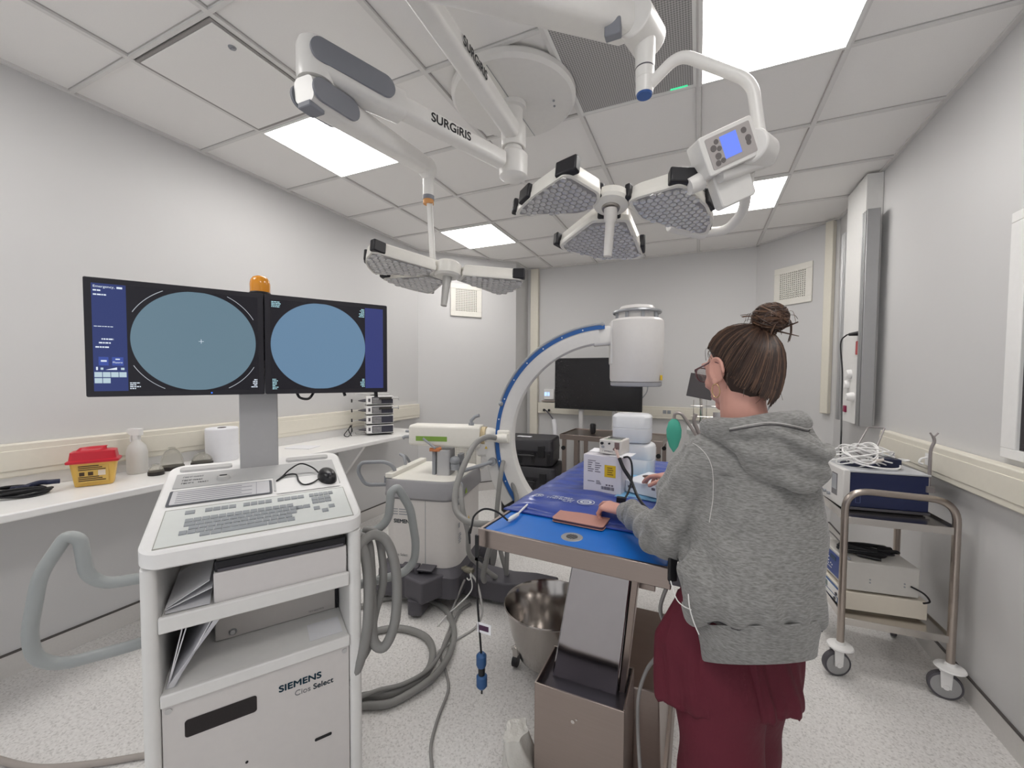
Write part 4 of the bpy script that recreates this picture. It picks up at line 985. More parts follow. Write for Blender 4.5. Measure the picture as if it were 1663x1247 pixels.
for i in range(3): m.box(.02+.012*i, .028+.012*i, -.061, -.0605, .035, .041)
obj('print', m, ink, bx, smooth=False)
m = MB(); m.box(.014, .062, -.0612, -.0606, .072, .122); yl = obj('yellow_label', m, mat('label_yellow', (214, 178, 30), .5), bx, smooth=False)
m = MB()
for i in range(4): m.box(.026, .052-.004*(i % 2), -.0618, -.0612, .082+.009*i, .086+.009*i)
obj('label_text', m, mat('label_brown', (122, 96, 20), .6), yl, smooth=False)
r = root('measuring_instrument', 'small white measuring instrument with a top display sitting on the carton', 'instrument', (-.322, 1.735, 1.138), -9)
m = MB(); m.box(-.05, .048, -.055, .05, .002, .062); obj('case', m, mat('instr_white', (214, 210, 206), .4), r, bevel=.004)
m = MB(); m.box(-.03, .035, -.01, .035, .062, .0635); sc = obj('display', m, mat('lcd_dark', (56, 58, 56), .25), r, smooth=False); m = MB(); m.box(-.035, .04, -.045, -.018, .062, .063); obj('display_label', m, mat('lcd_green', (150, 158, 144), .4), r, smooth=False)
for (x, z, rr) in ((-.036, .047, .006), (-.004, .048, .004), (-.032, .032, .005)):
    m = MB(); m.cyl((x, -.056, z), (x, -.063, z), rr); obj('socket', m, M_black if rr != .005 else M_grey, r)
m = MB(); m.box(.018, .038, -.0575, -.054, .026, .054); m.cyl((.022, -.055, .032), (.022, -.075, .028), .005); obj('socket_plate', m, mat('dusky_plate', (120, 98, 98), .5), r)
marks('small_print', [(-.004, 0, .004), (.004, 0, .036)], .005, ink, r, axes((-.03, -.0556, .012), (1, 0, 0), (0, 0, 1)))
m = MB(); m.tube(cr([(-.300, 1.655, 1.165), (-.290, 1.64, 1.145), (-.283, 1.635, 1.13), (-.272, 1.63, 1.12)], 5), .004, 8); m.tube(cr([(-.308, 1.655, 1.17), (-.298, 1.645, 1.15), (-.288, 1.635, 1.13)], 5), .003, 8); tag(obj('pale_leads', m, mat('pinkish_lead', (206, 180, 172), .5)), 'pale pinkish leads at the front of the measuring instrument', 'cable')
m = MB(); m.tube(cr([(-.285, 1.632, 1.138), (-.265, 1.62, 1.10), (-.235, 1.61, 1.06), (-.20, 1.56, 1.01), (-.15, 1.48, .99), (-.09, 1.43, .988)], 8), [.0075]*17+[.0055]*24, 10); o = obj('black_probe_lead', m, M_black); tag(o, 'thick black probe lead running from the instrument over the mattress', 'cable')
m = MB(); m.tube(cr([(-.270, 1.64, 1.14), (-.250, 1.64, 1.143), (-.236, 1.632, 1.12), (-.232, 1.62, 1.07), (-.240, 1.60, 1.02), (-.25, 1.57, .995)], 6), .004, 8); m.cbox((-.262, 1.56, .992), (.034, .022, .018)); tag(obj('black_clip_lead', m, M_black), 'black lead with a clip hanging down the right side of the carton', 'cable')
# white dispenser box under the right hand, blue sheet
r = root('white_dispenser', 'low white box with a dark oval opening under the right hand', 'box', (-.165, 1.765, .986), -22)
m = MB(); m.box(-.075, .075, -.10, .10, 0, .05); obj('box', m, mat('box_bright', (226, 228, 234), .5), r, bevel=.004)
m = MB(); m.loft([[(x, y, .0503) for x, y in [(.045*math.cos(t)-.01, .032*math.sin(t)+.015) for t in [2*PI*i/30 for i in range(30)]]], [(x, y, .0515) for x, y in [(.045*math.cos(t)-.01, .032*math.sin(t)+.015) for t in [2*PI*i/30 for i in range(30)]]]]); obj('opening', m, mat('opening_dark', (74, 52, 42), .7), r, smooth=False)
m = MB(); m.box(-.06, -.04, -.1012, -.1, .02, .03); m.box(.045, .06, -.1012, -.1, .03, .04); obj('print', m, ink, r, smooth=False)
m = MB(); random.seed(4)
V = []; 
for s_ in (0, 1):
    for i in range(9):
        for j in range(9): V.append((-.30+.23*i/8+.01*math.sin(j), 1.62+.42*j/8, .982+.002*s_+.0015*math.sin(i*2+j)))
F = []
for i in range(8):
    for j in range(8): a = i*9+j; F.append((a, a+1, a+10, a+9)); F.append((81+a, 81+a+9, 81+a+10, 81+a+1))
m.add(V, F); tag(obj('pale_blue_sheet', m, mat('pale_blue_film', (122, 178, 216), .35)), 'pale blue sheet spread on the mattress under the white box', 'sheet')
# translucent canisters
def canister(loc, w, h, label, rz=0):
    r = root('water_canister', label, 'canister', loc, rz, group='translucent canisters behind the carton')
    mm = mat('milky_hdpe', (232, 233, 236), .35, trans=.12)
    m = MB(); rings = []
    for z, s_ in ((0, .94), (.01, 1), (h*.48, 1), (h*.5, .97), (h*.52, 1), (h*.9, 1), (h*.96, .93), (h, .8)): rings.append([(x*s_, y*s_, z) for x, y in rpoly(-w/2, w/2, -w*.4, w*.4, .04, 6)])
    m.loft(rings); obj('body', m, mm, r)
    m = MB(); m.cyl((-w*.22, 0, h-.004), (-w*.22, 0, h+.003), .022); obj('cap', m, M_white, r)
    return r
canister((-.275, 2.08, .98), .17, .158, 'lower translucent canister standing on the mattress, partly behind the carton', -4)
canister((-.300, 2.08, 1.142), .185, .138, 'upper translucent white canister, stacked on the lower one')

# ---------------- kick bucket
r = root('kick_bucket', 'round stainless steel kick bucket on castors beside the table column', 'bucket', (-.66, 1.86, 0))
m = MB(); m.lathe([(.0, .075), (.135, .075), (.145, .085), (.185, .20), (.212, .325), (.222, .34), (.226, .335), (.222, .325), (.215, .325), (.190, .20), (.150, .08), (.14, .068), (0, .068)][::-1], n=64, cap=False); obj('bowl', m, mat('bucket_steel', (176, 171, 167), .17, 1.0, noise=.05, nscale=4, stretch=(8, 8, .3)), r, angle=60)
m = MB(); m.box(-.10, .10, -.004, .004, .0755, .0765); m.box(-.004, .004, -.10, .10, .0755, .0765); obj('base_cross', m, M_chrome, r, smooth=False)
for t in (200, 320, 80):
    a = math.radians(t); x, y = .165*math.cos(a), .165*math.sin(a)
    m = MB(); m.box(x-.012, x+.012, y-.012, y+.012, .05, .10); m.cyl((x-.02, y, .085), (x*.8, y*.8, .12), .01); br = obj('castor_fork', m, M_chrome, r)
    m = MB(); m.cyl((x-.012, y, .028), (x+.012, y, .028), .028); obj('castor_wheel', m, M_black, br)
# ================================================================ FLOOR HOSES AND CABLES
G_h = 'grey floor hoses beside the monitor cart'
hose('floor_hose', [(-1.50, .95, .02), (-1.43, 1.22, .02), (-1.356, 1.32, .02), (-1.242, 1.402, .02), (-1.182, 1.548, .02), (-1.232, 1.681, .02), (-1.346, 1.775, .02), (-1.511, 1.784, .02), (-1.626, 1.714, .02), (-1.66, 1.577, .02), (-1.70, 1.35, .02)], .0185, M_hose, 'inner grey hose coiled on the floor right of the monitor cart')
hose('floor_hose', [(-1.42, .90, .02), (-1.37, 1.18, .02), (-1.317, 1.283, .02), (-1.203, 1.358, .022), (-1.125, 1.577, .03), (-1.21, 1.846, .02), (-1.40, 2.04, .02), (-1.592, 2.075, .02), (-1.80, 2.005, .02), (-1.9, 1.85, .02)], .0165, M_hose, 'outer grey hose curving across the floor to the x-ray machine')
hose('floor_hose', [(-1.40, 1.0, .055), (-1.36, 1.22, .055), (-1.29, 1.34, .055), (-1.21, 1.43, .05), (-1.165, 1.56, .045), (-1.20, 1.72, .03), (-1.267, 1.916, .012), (-1.317, 2.06, .01), (-1.30, 2.17, .01)], .0095, M_hose, 'thinner grey cable lying over the two floor hoses')
hose('floor_cable', [(-1.30, 2.10, .20), (-1.335, 2.075, .10), (-1.345, 2.02, .02), (-1.30, 1.95, .008), (-1.209, 1.72, .008), (-1.11, 1.62, .008), (-1.033, 1.527, .008), (-.985, 1.379, .008), (-.936, 1.264, .008), (-.876, 1.19, .008), (-.82, 1.12, .008), (-.79, 1.17, .008), (-.75, 1.13, .008)], .0065, mat('cable_mid', (150, 148, 146), .5), 'thin grey cable running from the x-ray machine across the floor to the front')
hose('white_cable', [(-1.275, 2.12, .235), (-1.25, 2.10, .15), (-1.30, 2.03, .08), (-1.36, 2.0, .02), (-1.36, 1.9, .007)], .004, M_white, 'thin white cable hanging from the clip on the x-ray machine base')
hose('pale_cable', [(-1.265, 2.12, .235), (-1.20, 2.08, .21), (-1.155, 2.05, .13), (-1.13, 2.02, .07), (-1.15, 1.97, .012), (-1.19, 1.85, .009), (-1.22, 1.72, .016), (-1.2, 1.65, .02)], .0062, M_cable, 'pale grey cable arching from the x-ray base clip to the floor')
r = root('cable_clip', 'small bronze cable clip where cables gather on the dark x-ray base', 'clip', (-1.29, 2.12, .255))
m = MB(); m.ball((0, 0, 0), (.035, .022, .018)); m.cbox((.025, 0, .0), (.03, .03, .025)); m.cyl((-.04, 0, 0), (-.01, .0, .015), .012); obj('body', m, mat('dull_bronze', (130, 126, 112), .5, .3), r, bevel=.002)
m = MB(); m.tube(cr([(.03, -.01, 0), (.035, -.02, -.03), (.02, -.02, -.05), (.005, -.02, -.04)], 5), .004, 8); obj('strap', m, M_white, r)
hose('floor_cable', [(-1.55, .93, .012), (-1.72, .88, .012), (-1.878, .80, .012), (-2.021, .70, .012), (-2.2, .60, .012), (-2.4, .55, .012)], .011, mat('warm_cable', (168, 160, 154), .5), 'grey cord on the floor at the left of the monitor cart')
# hoses hung in loops on the right side of the cart
hose('hanging_hose', [(-1.10, 1.02, .83), (-1.085, 1.10, .88), (-1.05, 1.14, .86), (-1.01, 1.145, .78), (-.985, 1.13, .68), (-.972, 1.10, .58), (-.995, 1.075, .51), (-1.03, 1.06, .53), (-1.055, 1.08, .62), (-1.08, 1.10, .76), (-1.11, 1.115, .85), (-1.15, 1.10, .87)], .0175, M_hose, 'outer grey hose looped over the right handle of the monitor cart')
hose('hanging_hose', [(-1.14, 1.05, .84), (-1.105, 1.07, .87), (-1.07, 1.07, .80), (-1.045, 1.055, .70), (-1.035, 1.035, .58), (-1.055, 1.02, .47), (-1.09, 1.01, .40)], .0175, M_hose, 'inner grey hose falling beside the right edge of the monitor cart')
hose('hanging_hose', [(-1.17, 1.16, .87), (-1.12, 1.17, .86), (-1.075, 1.15, .80), (-1.05, 1.13, .70), (-1.06, 1.10, .60), (-1.07, 1.07, .48), (-1.12, 1.03, .41), (-1.18, 1.05, .42)], .014, M_hose, 'rear grey hose hanging behind the other two beside the cart')
# cable at table's near right corner, catheter line
hose('table_cable', [(-.055, 1.16, .915), (-.075, 1.17, .86), (-.085, 1.19, .80), (-.07, 1.195, .74), (-.085, 1.22, .66), (-.13, 1.27, .55), (-.15, 1.25, .45), (-.13, 1.18, .30), (-.10, 1.12, .18), (-.09, 1.09, .10), (-.06, 1.07, .075)], .0055, mat('cable_mid', (150, 148, 146), .5), 'grey cable dropping from the near right corner of the operating table')
hose('table_cable', [(-.01, 1.13, .30), (-.04, 1.10, .27), (-.065, 1.08, .20), (-.07, 1.06, .12), (-.055, 1.05, .07)], .0055, mat('cable_mid', (150, 148, 146), .5), 'short grey cable curling behind the woman beside the table foot')

# ================================================================ CEILING MOUNT AND SURGICAL LAMPS
AX = Vector((-.90, 1.92, 0))
M_arm = mat('lamp_arm_white', (228, 226, 223), .3); M_inlay = mat('arm_inlay_grey', (128, 130, 138), .5)
M_surg = mat('surg_ink', (46, 46, 50), .5)
cm = root('ceiling_mount', 'round white ceiling mount with spindle carrying three lamp arms', 'ceiling mount', (AX.x, AX.y, H))
m = MB(); m.lathe([(0, 0), (.312, 0), (.318, -.010), (.316, -.03), (.30, -.045), (.08, -.05), (0, -.052)], n=72); can = obj('canopy', m, M_arm, cm)
m = MB(); m.box(-.0012, .0012, -.29, .29, -.0535, -.051); 
for x, y in ((.2, .05), (.19, .09)): m.cyl((x, y, -.05), (x, y, -.054), .006, n=10)
obj('canopy_seam', m, M_grey, can, smooth=False)
m = MB(); m.lathe([(.0, -.05), (.065, -.05), (.065, -.075), (.048, -.08), (.046, -.293), (0, -.293)], n=40); obj('spindle', m, M_arm, cm)
def capsule_arm(m, a, b, w, h, w2=None, h2=None, ext0=0, ext1=0):
    a = Vector(a); b = Vector(b); d = (b-a).normalized(); s = Vector((0, 0, 1)).cross(d).normalized(); u = d.cross(s)
    w2 = w2 or w; h2 = h2 or h; rings = []
    for t, k in ((-.02, .82), (0, 1), (1, 1), (1.02, .82)):
        p = a+(b-a)*max(0, min(1, t)) + d*(ext1 if t > 1 else (-ext0 if t < 0 else 0)); ww, hh = (w+(w2-w)*max(0, min(1, t)))*k/2, (h+(h2-h)*max(0, min(1, t)))*k/2
        rings.append([tuple(p+s*x+u*z) for x, z in rpoly(-ww, ww, -hh, hh, min(ww, hh)*.55, 5)])
    m.loft(rings); return axes(a, d, u)
def swivel(parent, x, y, z0, z1, rr, name='swivel_joint'):
    m = MB(); m.lathe([(0, z0), (rr*.85, z0), (rr, z0+.01), (rr, z1-.01), (rr*.85, z1), (0, z1)], (x, y, 0), 36); return obj(name, m, M_arm, parent)
# --- lamp one (far, left)
def wroot(name, label, cat, loc, group=None):
    r = root(name, label, cat, loc, 0, group); return r
Lo = Vector((-.90, 1.92, 2.55)); la = wroot('surgical_lamp', 'far surgical lamp: white arm with grey caps, hanging over the far left of the table', 'surgical lamp', tuple(Lo))
def W(p): return Vector(p)-Lo
m = MB(); m.lathe([(0, -.07), (.05, -.07), (.072, -.055), (.075, .05), (.06, .065), (0, .065)], n=40); obj('hub_collar', m, M_arm, la)
K1 = Vector((-1.235, 1.05, 2.545))
m = MB(); M1 = capsule_arm(m, W((-.93, 1.84, 2.55)), W((-1.17, 1.22, 2.55)), .075, .075); a1 = obj('extension_arm', m, M_arm, la)
d = (Vector((-1.17, 1.22, 0))-Vector((-.93, 1.84, 0))).normalized()
side = Vector((0, 0, 1)).cross(d)   # left of the travel direction
text('brand_lettering', 'SURGiRIS', .052, M_surg, a1, axes(W((-.93, 1.84, 2.535))+d*.43-side*(-.0385), -d, (0, 0, 1)), bold=.001)
m = MB(); capsule_arm(m, W((-1.13, 1.33, 2.55)), W(K1), .10, .105, .125, .12, ext1=.055); kc = obj('elbow_cap', m, M_arm, la)
def inlay(par, a, b, w, h, off):
    # a dark grey stadium inset on the flank that faces the room
    a = Vector(a); b = Vector(b); d = (b-a).normalized(); s = Vector((0, 0, 1)).cross(d).normalized(); L = (b-a).length
    out = []
    for sgn in (1, -1):
        pts = [(L+ h/2*math.sin(t), h/2*math.cos(t)) for t in [PI*i/12 for i in range(13)]] + [(-h/2*math.sin(t), -h/2*math.cos(t)) for t in [PI*i/12 for i in range(13)]]
        m = MB(); m.loft([[tuple(a+d*x+Vector((0, 0, 1))*z+s*sgn*(w/2-.006)) for x, z in pts], [tuple(a+d*x+Vector((0, 0, 1))*z+s*sgn*(w/2+off)) for x, z in pts]]); obj('grey_inlay', m, M_inlay, par, bevel=.001)
inlay(kc, W((-1.165, 1.24, 2.56)), W((-1.243, 1.03, 2.56)), .122, .080, .005)
m = MB(); m.lathe([(0, 0), (.058, 0), (.062, .02), (.062, .11), (.055, .13), (0, .13)], tuple(W((K1.x-.01, K1.y-.02, 2.48))), 36); obj('elbow_joint', m, M_arm, la)
SA, SB = Vector((-1.245, 1.03, 2.435)), Vector((-1.262, 1.66, 2.50))
m = MB(); capsule_arm(m, W(SA), W(SB), .105, .10, .075, .075, ext0=.05, ext1=.03); sp = obj('spring_arm', m, M_arm, la)
inlay(sp, W(SA-(SB-SA)*.03), W(SA+(SB-SA)*.17), .106, .078, .004)
m = MB(); m.cbox(W(SA)+Vector((.0, -.02, -.052)), (.06, .06, .02)); obj('latch_cap', m, M_inlay, sp, bevel=.004)
m = MB(); m.ball(tuple(W((-1.262, 1.68, 2.495))), (.045, .05, .055)); m.cyl(tuple(W((-1.262, 1.69, 2.50))), tuple(W((-1.262, 1.69, 2.36))), .027); obj('drop_joint', m, M_arm, la)
m = MB(); m.cyl(tuple(W((-1.262, 1.69, 2.365))), tuple(W((-1.262, 1.69, 2.345))), .0285); obj('grey_ring', m, M_inlay, la)
m = MB(); m.cyl(tuple(W((-1.262, 1.69, 2.345))), tuple(W((-1.262, 1.69, 2.325))), .026); obj('orange_ring', m, mat('orange_ring', (210, 150, 90), .5), la)
m = MB(); m.tube([W((-1.258, 1.69, 2.33)), W((-1.235, 1.69, 2.0))], .013, 14); m.tube([W((-1.24, 1.69, 2.33)), W((-1.22, 1.69, 2.0))], .003, 8); obj('down_tube', m, M_arm, la)
# petals
M_lens = mat('lens_grey', (208, 207, 206), .22, .35); M_plate = mat('lens_plate', (150, 148, 148), .3, .2); M_cap = mat('cap_black', (26, 25, 30), .4)
M_house = mat('lamp_housing', (228, 225, 218), .32)
def petal(par, poly, F, caps, th=.048, cell=.030):
    cx = sum(p[0] for p in poly)/len(poly); cy = sum(p[1] for p in poly)/len(poly)
    def sc(k, z): return [tuple(F @ Vector((cx+(x-cx)*k, cy+(y-cy)*k, z))) for x, y in poly]
    m = MB(); m.loft([sc(.985, -.002), sc(1.0, .004), sc(1.0, .018), sc(.985, .022), sc(.965, th), sc(.90, th+.008)]); h = obj('petal_housing', m, M_house, par, angle=30)
    m = MB(); m.loft([sc(.90, -.0035), sc(.90, -.001)]); pl = obj('lens_plate', m, M_plate, h, smooth=False)
    def inside(x, y):
        x = cx+(x-cx)/.87; y = cy+(y-cy)/.87; c_ = False; n = len(poly); j = n-1
        for i in range(n):
            if (poly[i][1] > y) != (poly[j][1] > y) and x < (poly[j][0]-poly[i][0])*(y-poly[i][1])/(poly[j][1]-poly[i][1])+poly[i][0]: c_ = not c_
            j = i
        return c_
    m = MB(); k = 0
    for iy in range(-24, 25):
        for ix in range(-24, 25):
            x = cx+cell*(ix+.5*(iy % 2)); y = cy+cell*.82*iy
            if inside(x, y):
                rings = []
                for rr, z in ((.50, -.003), (.46, -.0065), (.34, -.0062), (.10, -.0042)):
                    rings.append([tuple(F @ Vector((x+cell*rr*math.cos(2*PI*q/6+PI/6), y+cell*rr*math.sin(2*PI*q/6+PI/6), z))) for q in range(6)])
                m.loft(rings)
    obj('lens_array', m, M_lens, pl, kind='stuff', label='honeycomb of clear reflector lenses')
    for (x0, y0, ang, w, dd) in caps:
        m = MB(); m.cbox((0, 0, 0), (w, dd, th+.004), F @ Matrix.Translation((x0, y0, th/2+.004)) @ Matrix.Rotation(math.radians(ang), 4, 'Z')); obj('black_bumper', m, M_cap, h, bevel=.006, seg=3)
    return h
def petal_template(direction, rin=.055, rout=.335):
    pts = [(rin, -.045), (.29, -.135), (.315, -.13), (.335, -.06), (.342, 0), (.335, .06), (.315, .13), (.29, .135), (rin, .045)]
    a = math.radians(direction); return [(x*math.cos(a)-y*math.sin(a), x*math.sin(a)+y*math.cos(a)) for x, y in pts]
tl_ = math.radians(14)
def lamp_frame(o, tx, ty=0): 
    return Matrix.Translation(o) @ Matrix.Rotation(math.radians(ty), 4, 'Y') @ Matrix.Rotation(math.radians(-tx), 4, 'X')
F2 = lamp_frame(W((-1.155, 1.70, 1.965)), 6) @ Matrix.Diagonal((1.12, 1.12, 1, 1))
for direction in (50, 163, 222):
    a = math.radians(direction); cps = []
    for sg in (-1, 1):
        rr = .29; cps.append((rr*math.cos(a)-sg*.128*math.sin(a), rr*math.sin(a)+sg*.128*math.cos(a), direction+sg*35, .055, .03))
    cps.append((.08*math.cos(a), .08*math.sin(a), direction, .02, .09))
    cps.append((.338*math.cos(a), .338*math.sin(a), direction, .02, .05))
    petal(la, petal_template(direction), F2, cps)
m = MB(); m.lathe([(0, -.01), (.05, -.01), (.06, 0), (.06, .05), (.045, .065), (0, .065)], n=32, M=F2); m.tube([F2 @ Vector((-.09, -.02, .07)), F2 @ Vector((-.03, 0, .06))], .016, 12); obj('lamp_hub', m, M_house, la)
m = MB(); m.tube([F2 @ Vector(p) for p in ((0, 0, -.01), (0, -.005, -.05), (0, -.015, -.16))], [.024, .02, .015], 16); obj('sterile_handle', m, mat('clear_handle', (206, 204, 200), .3, trans=.3), la)

# --- lamp two (near, right)
Lo = Vector((-.90, 1.92, 2.70)); lb = wroot('surgical_lamp', 'near surgical lamp with three honeycomb petals and a blue-screened control box', 'surgical lamp', tuple(Lo))
m = MB(); m.lathe([(.0485, -.06), (.058, -.06), (.064, -.05), (.064, .05), (.058, .06), (.0485, .06)], n=40, cap=False); m.lathe([(.0485, .06), (.0484, -.06)], n=40, cap=False); obj('hub_collar', m, M_arm, lb)
m = MB(); capsule_arm(m, W((-.885, 1.86, 2.70)), W((-.845, .90, 2.70)), .08, .08); a2 = obj('extension_arm', m, M_arm, lb)
d = (Vector((-.845, 1.06, 0))-Vector((-.885, 1.86, 0))).normalized()
side = Vector((0, 0, 1)).cross(d)
text('brand_lettering', 'SURGiRIS', .050, M_surg, a2, axes(W((-.885, 1.86, 2.685))+d*.56+side*.0412, -d, (0, 0, 1)), bold=.001)
swivel(lb, *W((-.84, .84, 0))[:2], W((0, 0, 2.52))[2], W((0, 0, 2.76))[2], .068, 'elbow_joint')
m = MB(); capsule_arm(m, W((-.84, .84, 2.60)), W((-.24, 1.345, 2.60)), .13, .13, .095, .10, ext1=.02); sp = obj('spring_arm', m, M_arm, lb)
m = MB(); m.cbox(W((-.265, 1.29, 2.545)), (.05, .03, .05)); obj('latch_cap', m, M_inlay, sp, bevel=.004)
m = MB(); m.cyl(tuple(W((-.21, 1.32, 2.59))), tuple(W((-.175, 1.44, 2.59))), .058, n=40); m.tube([W(p) for p in ((-.19, 1.38, 2.62), (-.18, 1.385, 2.58), (-.18, 1.385, 2.43))], [.04, .034, .029], 24); obj('drop_joint', m, M_arm, lb, bevel=.004)
m = MB(); m.lathe([(0, 0), (.0305, 0), (.0305, .004), (0, .004)], tuple(W((-.18, 1.385, 2.462))), 28); obj('dark_ring', m, M_dgrey, lb)
m = MB(); m.lathe([(0, 0), (.026, 0), (.028, .006), (.028, .05), (0, .05)], tuple(W((-.18, 1.385, 2.385))), 28); obj('lower_stub', m, M_arm, lb)
m = MB(); m.lathe([(0, -.006), (.0235, -.006), (.0255, 0), (.0255, .004), (0, .004)], tuple(W((-.18, 1.385, 2.385))), 28); obj('blue_end_cap', m, mat('cap_blue', (44, 82, 146), .4), lb, label='blue end cap')
m = MB(); m.tube(round_path([W(p) for p in ((-.165, 1.385, 2.41), (-.075, 1.375, 2.475), (.128, 1.39, 2.345), (.155, 1.395, 2.17))], .045, 7), .017, 18); obj('yoke_tube', m, M_arm, lb)
# control box: axes in its own plane
bx_, by_ = Vector((.83, .36, .42)).normalized(), Vector((-.36, -.30, .86))
def boxframe(o): return axes(o, bx_, by_)
BF = boxframe(W((.060, 1.33, 2.13)))
BF2 = BF
m = MB(); m.loft([[tuple(BF @ Vector((x, y, z))) for x, y in rpoly(-.085, .078, -.055, .055, .008)] for z in (-.045, 0.03)]); box_ = obj('control_box', m, M_arm, lb, bevel=.003)
m = MB(); m.loft([[tuple(BF @ Vector((x, y, z))) for x, y in rpoly(-.070, .066, -.043, .043, .004)] for z in (.030, .0315)]); obj('control_face', m, mat('control_face', (176, 170, 168), .4), box_)
m = MB(); m.box(-.028, .022, -.028, .034, .0315, .0325, BF); obj('blue_display', m, mat('blue_lcd', (20, 26, 60), .2, emit=(112, 138, 244), es=1.0), box_, smooth=False, label='lit blue display')
m = MB()
for x, y, r_ in ((-.053, .012, .009), (-.040, .026, .007), (-.037, .006, .007), (-.046, -.012, .009), (-.052, -.03, .008), (-.036, -.028, .007), (.044, .024, .008), (.05, .0, .009), (.048, -.012, .007)):
    m.lathe([(r_*.72, .0318), (r_, .0318), (r_, .0325), (r_*.72, .0325)], (x, y, 0), 18, BF); m.cbox((x, y, .032), (r_*.7, r_*.25, .001), BF)
obj('buttons', m, mat('button_ink', (112, 107, 106), .5), box_)
m = MB(); m.cyl((-.080, -.048, -.03), (-.122, -.048, -.03), .026, .024, M=BF); obj('side_knob', m, M_arm, lb)
m = MB(); m.cyl(tuple(W((.125, 1.345, 2.135))), tuple(W((.165, 1.42, 2.14))), .047, n=40); m.cyl(tuple(BF @ Vector((.0, .0, -.03))), tuple(W((.145, 1.39, 2.15))), .03); obj('pivot_disc', m, M_arm, lb, bevel=.006)
m = MB(); m.loft([[tuple(BF @ Vector((x, y, z))) for x, y in rpoly(-.055, .055, -.150, -.05, .012)] for z in (-.055, -.01)]); obj('lower_bracket', m, M_arm, lb, bevel=.004)
m = MB(); m.tube(round_path([W(p) for p in ((.045, 1.33, 2.055), (.09, 1.36, 2.075), (.175, 1.41, 2.115))], .02), .017, 16); m.ball(tuple(W((.18, 1.413, 2.118))), .02); obj('grip_bar', m, M_arm, lb)
m = MB(); m.tube(round_path([W(p) for p in ((.130, 1.42, 2.10), (.133, 1.62, 2.045), (.085, 1.74, 2.025), (-.05, 1.70, 2.03), (-.22, 1.52, 2.085), (-.285, 1.40, 2.085))], .05, 7), .017, 18); obj('lower_yoke_tube', m, M_arm, lb)
m = MB(); m.cyl(tuple(W((.01, 1.69, 2.018))), tuple(W((-.11, 1.60, 2.03))), .030, .024); obj('hinge_sleeve', m, M_arm, lb, bevel=.003)
F1 = lamp_frame(W((-.279, 1.363, 2.034)), 13.6)
def smooth_poly(P, k=4):
    out = []
    n = len(P)
    for i in range(n):
        a, b, c = Vector(P[i-1]), Vector(P[i]), Vector(P[(i+1) % n])
        u = (a-b); v = (c-b); dd = min(.014, u.length*.4, v.length*.4); s, e = b+u.normalized()*dd, b+v.normalized()*dd
        for j in range(k+1):
            t = j/k; q = s*(1-t)**2+b*2*t*(1-t)+e*t*t; out.append((q.x, q.y))
    return out
PLs = [(-.337, -.036), (-.31, -.067), (-.231, -.123), (-.111, -.185), (-.086, -.176), (-.018, -.075), (-.030, -.030), (-.077, .006), (-.113, .011)]
PRs = [(.056, -.013), (.083, -.028), (.214, -.054), (.24, -.034), (.297, .073), (.317, .155), (.303, .236), (.28, .239), (.082, .09), (.065, .03)]
PBs = [(-.078, .056), (-.243, .189), (-.241, .223), (-.114, .326), (.032, .363), (.068, .344), (.046, .081)]
petal(lb, smooth_poly(PLs), F1, [(-.10, -.176, -15, .075, .03), (-.27, -.095, -35, .06, .026), (-.333, -.045, -50, .03, .02), (-.032, -.052, -55, .02, .035)], cell=.0225)
petal(lb, smooth_poly(PRs), F1, [(.225, -.042, 20, .085, .034), (.30, .085, 65, .06, .02), (.304, .20, 95, .05, .016), (.062, -.012, -20, .02, .04)], cell=.0225)
petal(lb, smooth_poly(PBs), F1, [(-.243, .205, 60, .06, .026), (.066, .30, 95, .06, .022), (-.02, .068, 12, .08, .016)], cell=.0225)
m = MB(); m.lathe([(0, -.006), (.035, -.006), (.056, .002), (.062, .012), (.06, .035), (.04, .05), (0, .05)], n=40, M=F1); obj('lamp_hub', m, M_house, lb)
m = MB(); m.lathe([(0, -.012), (.028, -.012), (.031, -.005), (0, -.005)], n=32, M=F1); obj('hub_ring', m, mat('hub_metal', (150, 144, 138), .3, .6), lb)
m = MB(); q0 = F1 @ Vector((0, 0, -.01)); m.tube([q0, q0+Vector((0, 0, -.035)), q0+Vector((-.001, 0, -.045)), q0+Vector((-.008, 0, -.155)), q0+Vector((-.0085, 0, -.158))], [.022, .022, .016, .014, .005], 20); obj('sterile_handle', m, mat('translucent_handle', (226, 222, 218), .3, trans=.2), lb)
text('brand_lettering', 'SURGiRIS', .026, M_surg, lb, axes(F1 @ Vector((.262, .0, .03)), F1.to_3x3() @ Vector((.45, .88, 0)), F1.to_3x3() @ Vector((0, 0, 1))), bold=.0004)

# ================================================================ STEEL TROLLEY ON THE RIGHT
tr = root('equipment_trolley', 'stainless steel two-shelf trolley on castors along the right wall', 'trolley', (.67, 2.40, 0), 3)
TW, TL2 = .415, .50
M_tr = mat('trolley_steel', (178, 168, 160), .28, 1.0)
for y in (0, TL2):
    m = MB(); m.tube(round_path([(0, y, .17), (0, y, .925), (TW, y, .915), (TW, y, .17)], .10, 9), .0155, 16); obj('tube_frame', m, M_tr, tr)
def tray(z, nm='shelf'):
    m = MB(); m.box(.01, TW-.01, -.005, TL2+.005, z, z+.003); m.box(.01, TW-.01, -.008, -.004, z-.028, z+.006); m.box(.01, TW-.01, TL2+.004, TL2+.008, z-.028, z+.006)
    m.box(.006, .010, -.008, TL2+.008, z-.028, z+.014); m.box(TW-.010, TW-.006, -.008, TL2+.008, z-.028, z+.014)
    return obj(nm, m, mat('tray_steel', (206, 202, 197), .22, 1.0), tr, bevel=.001)
tray(.79); tray(.29)
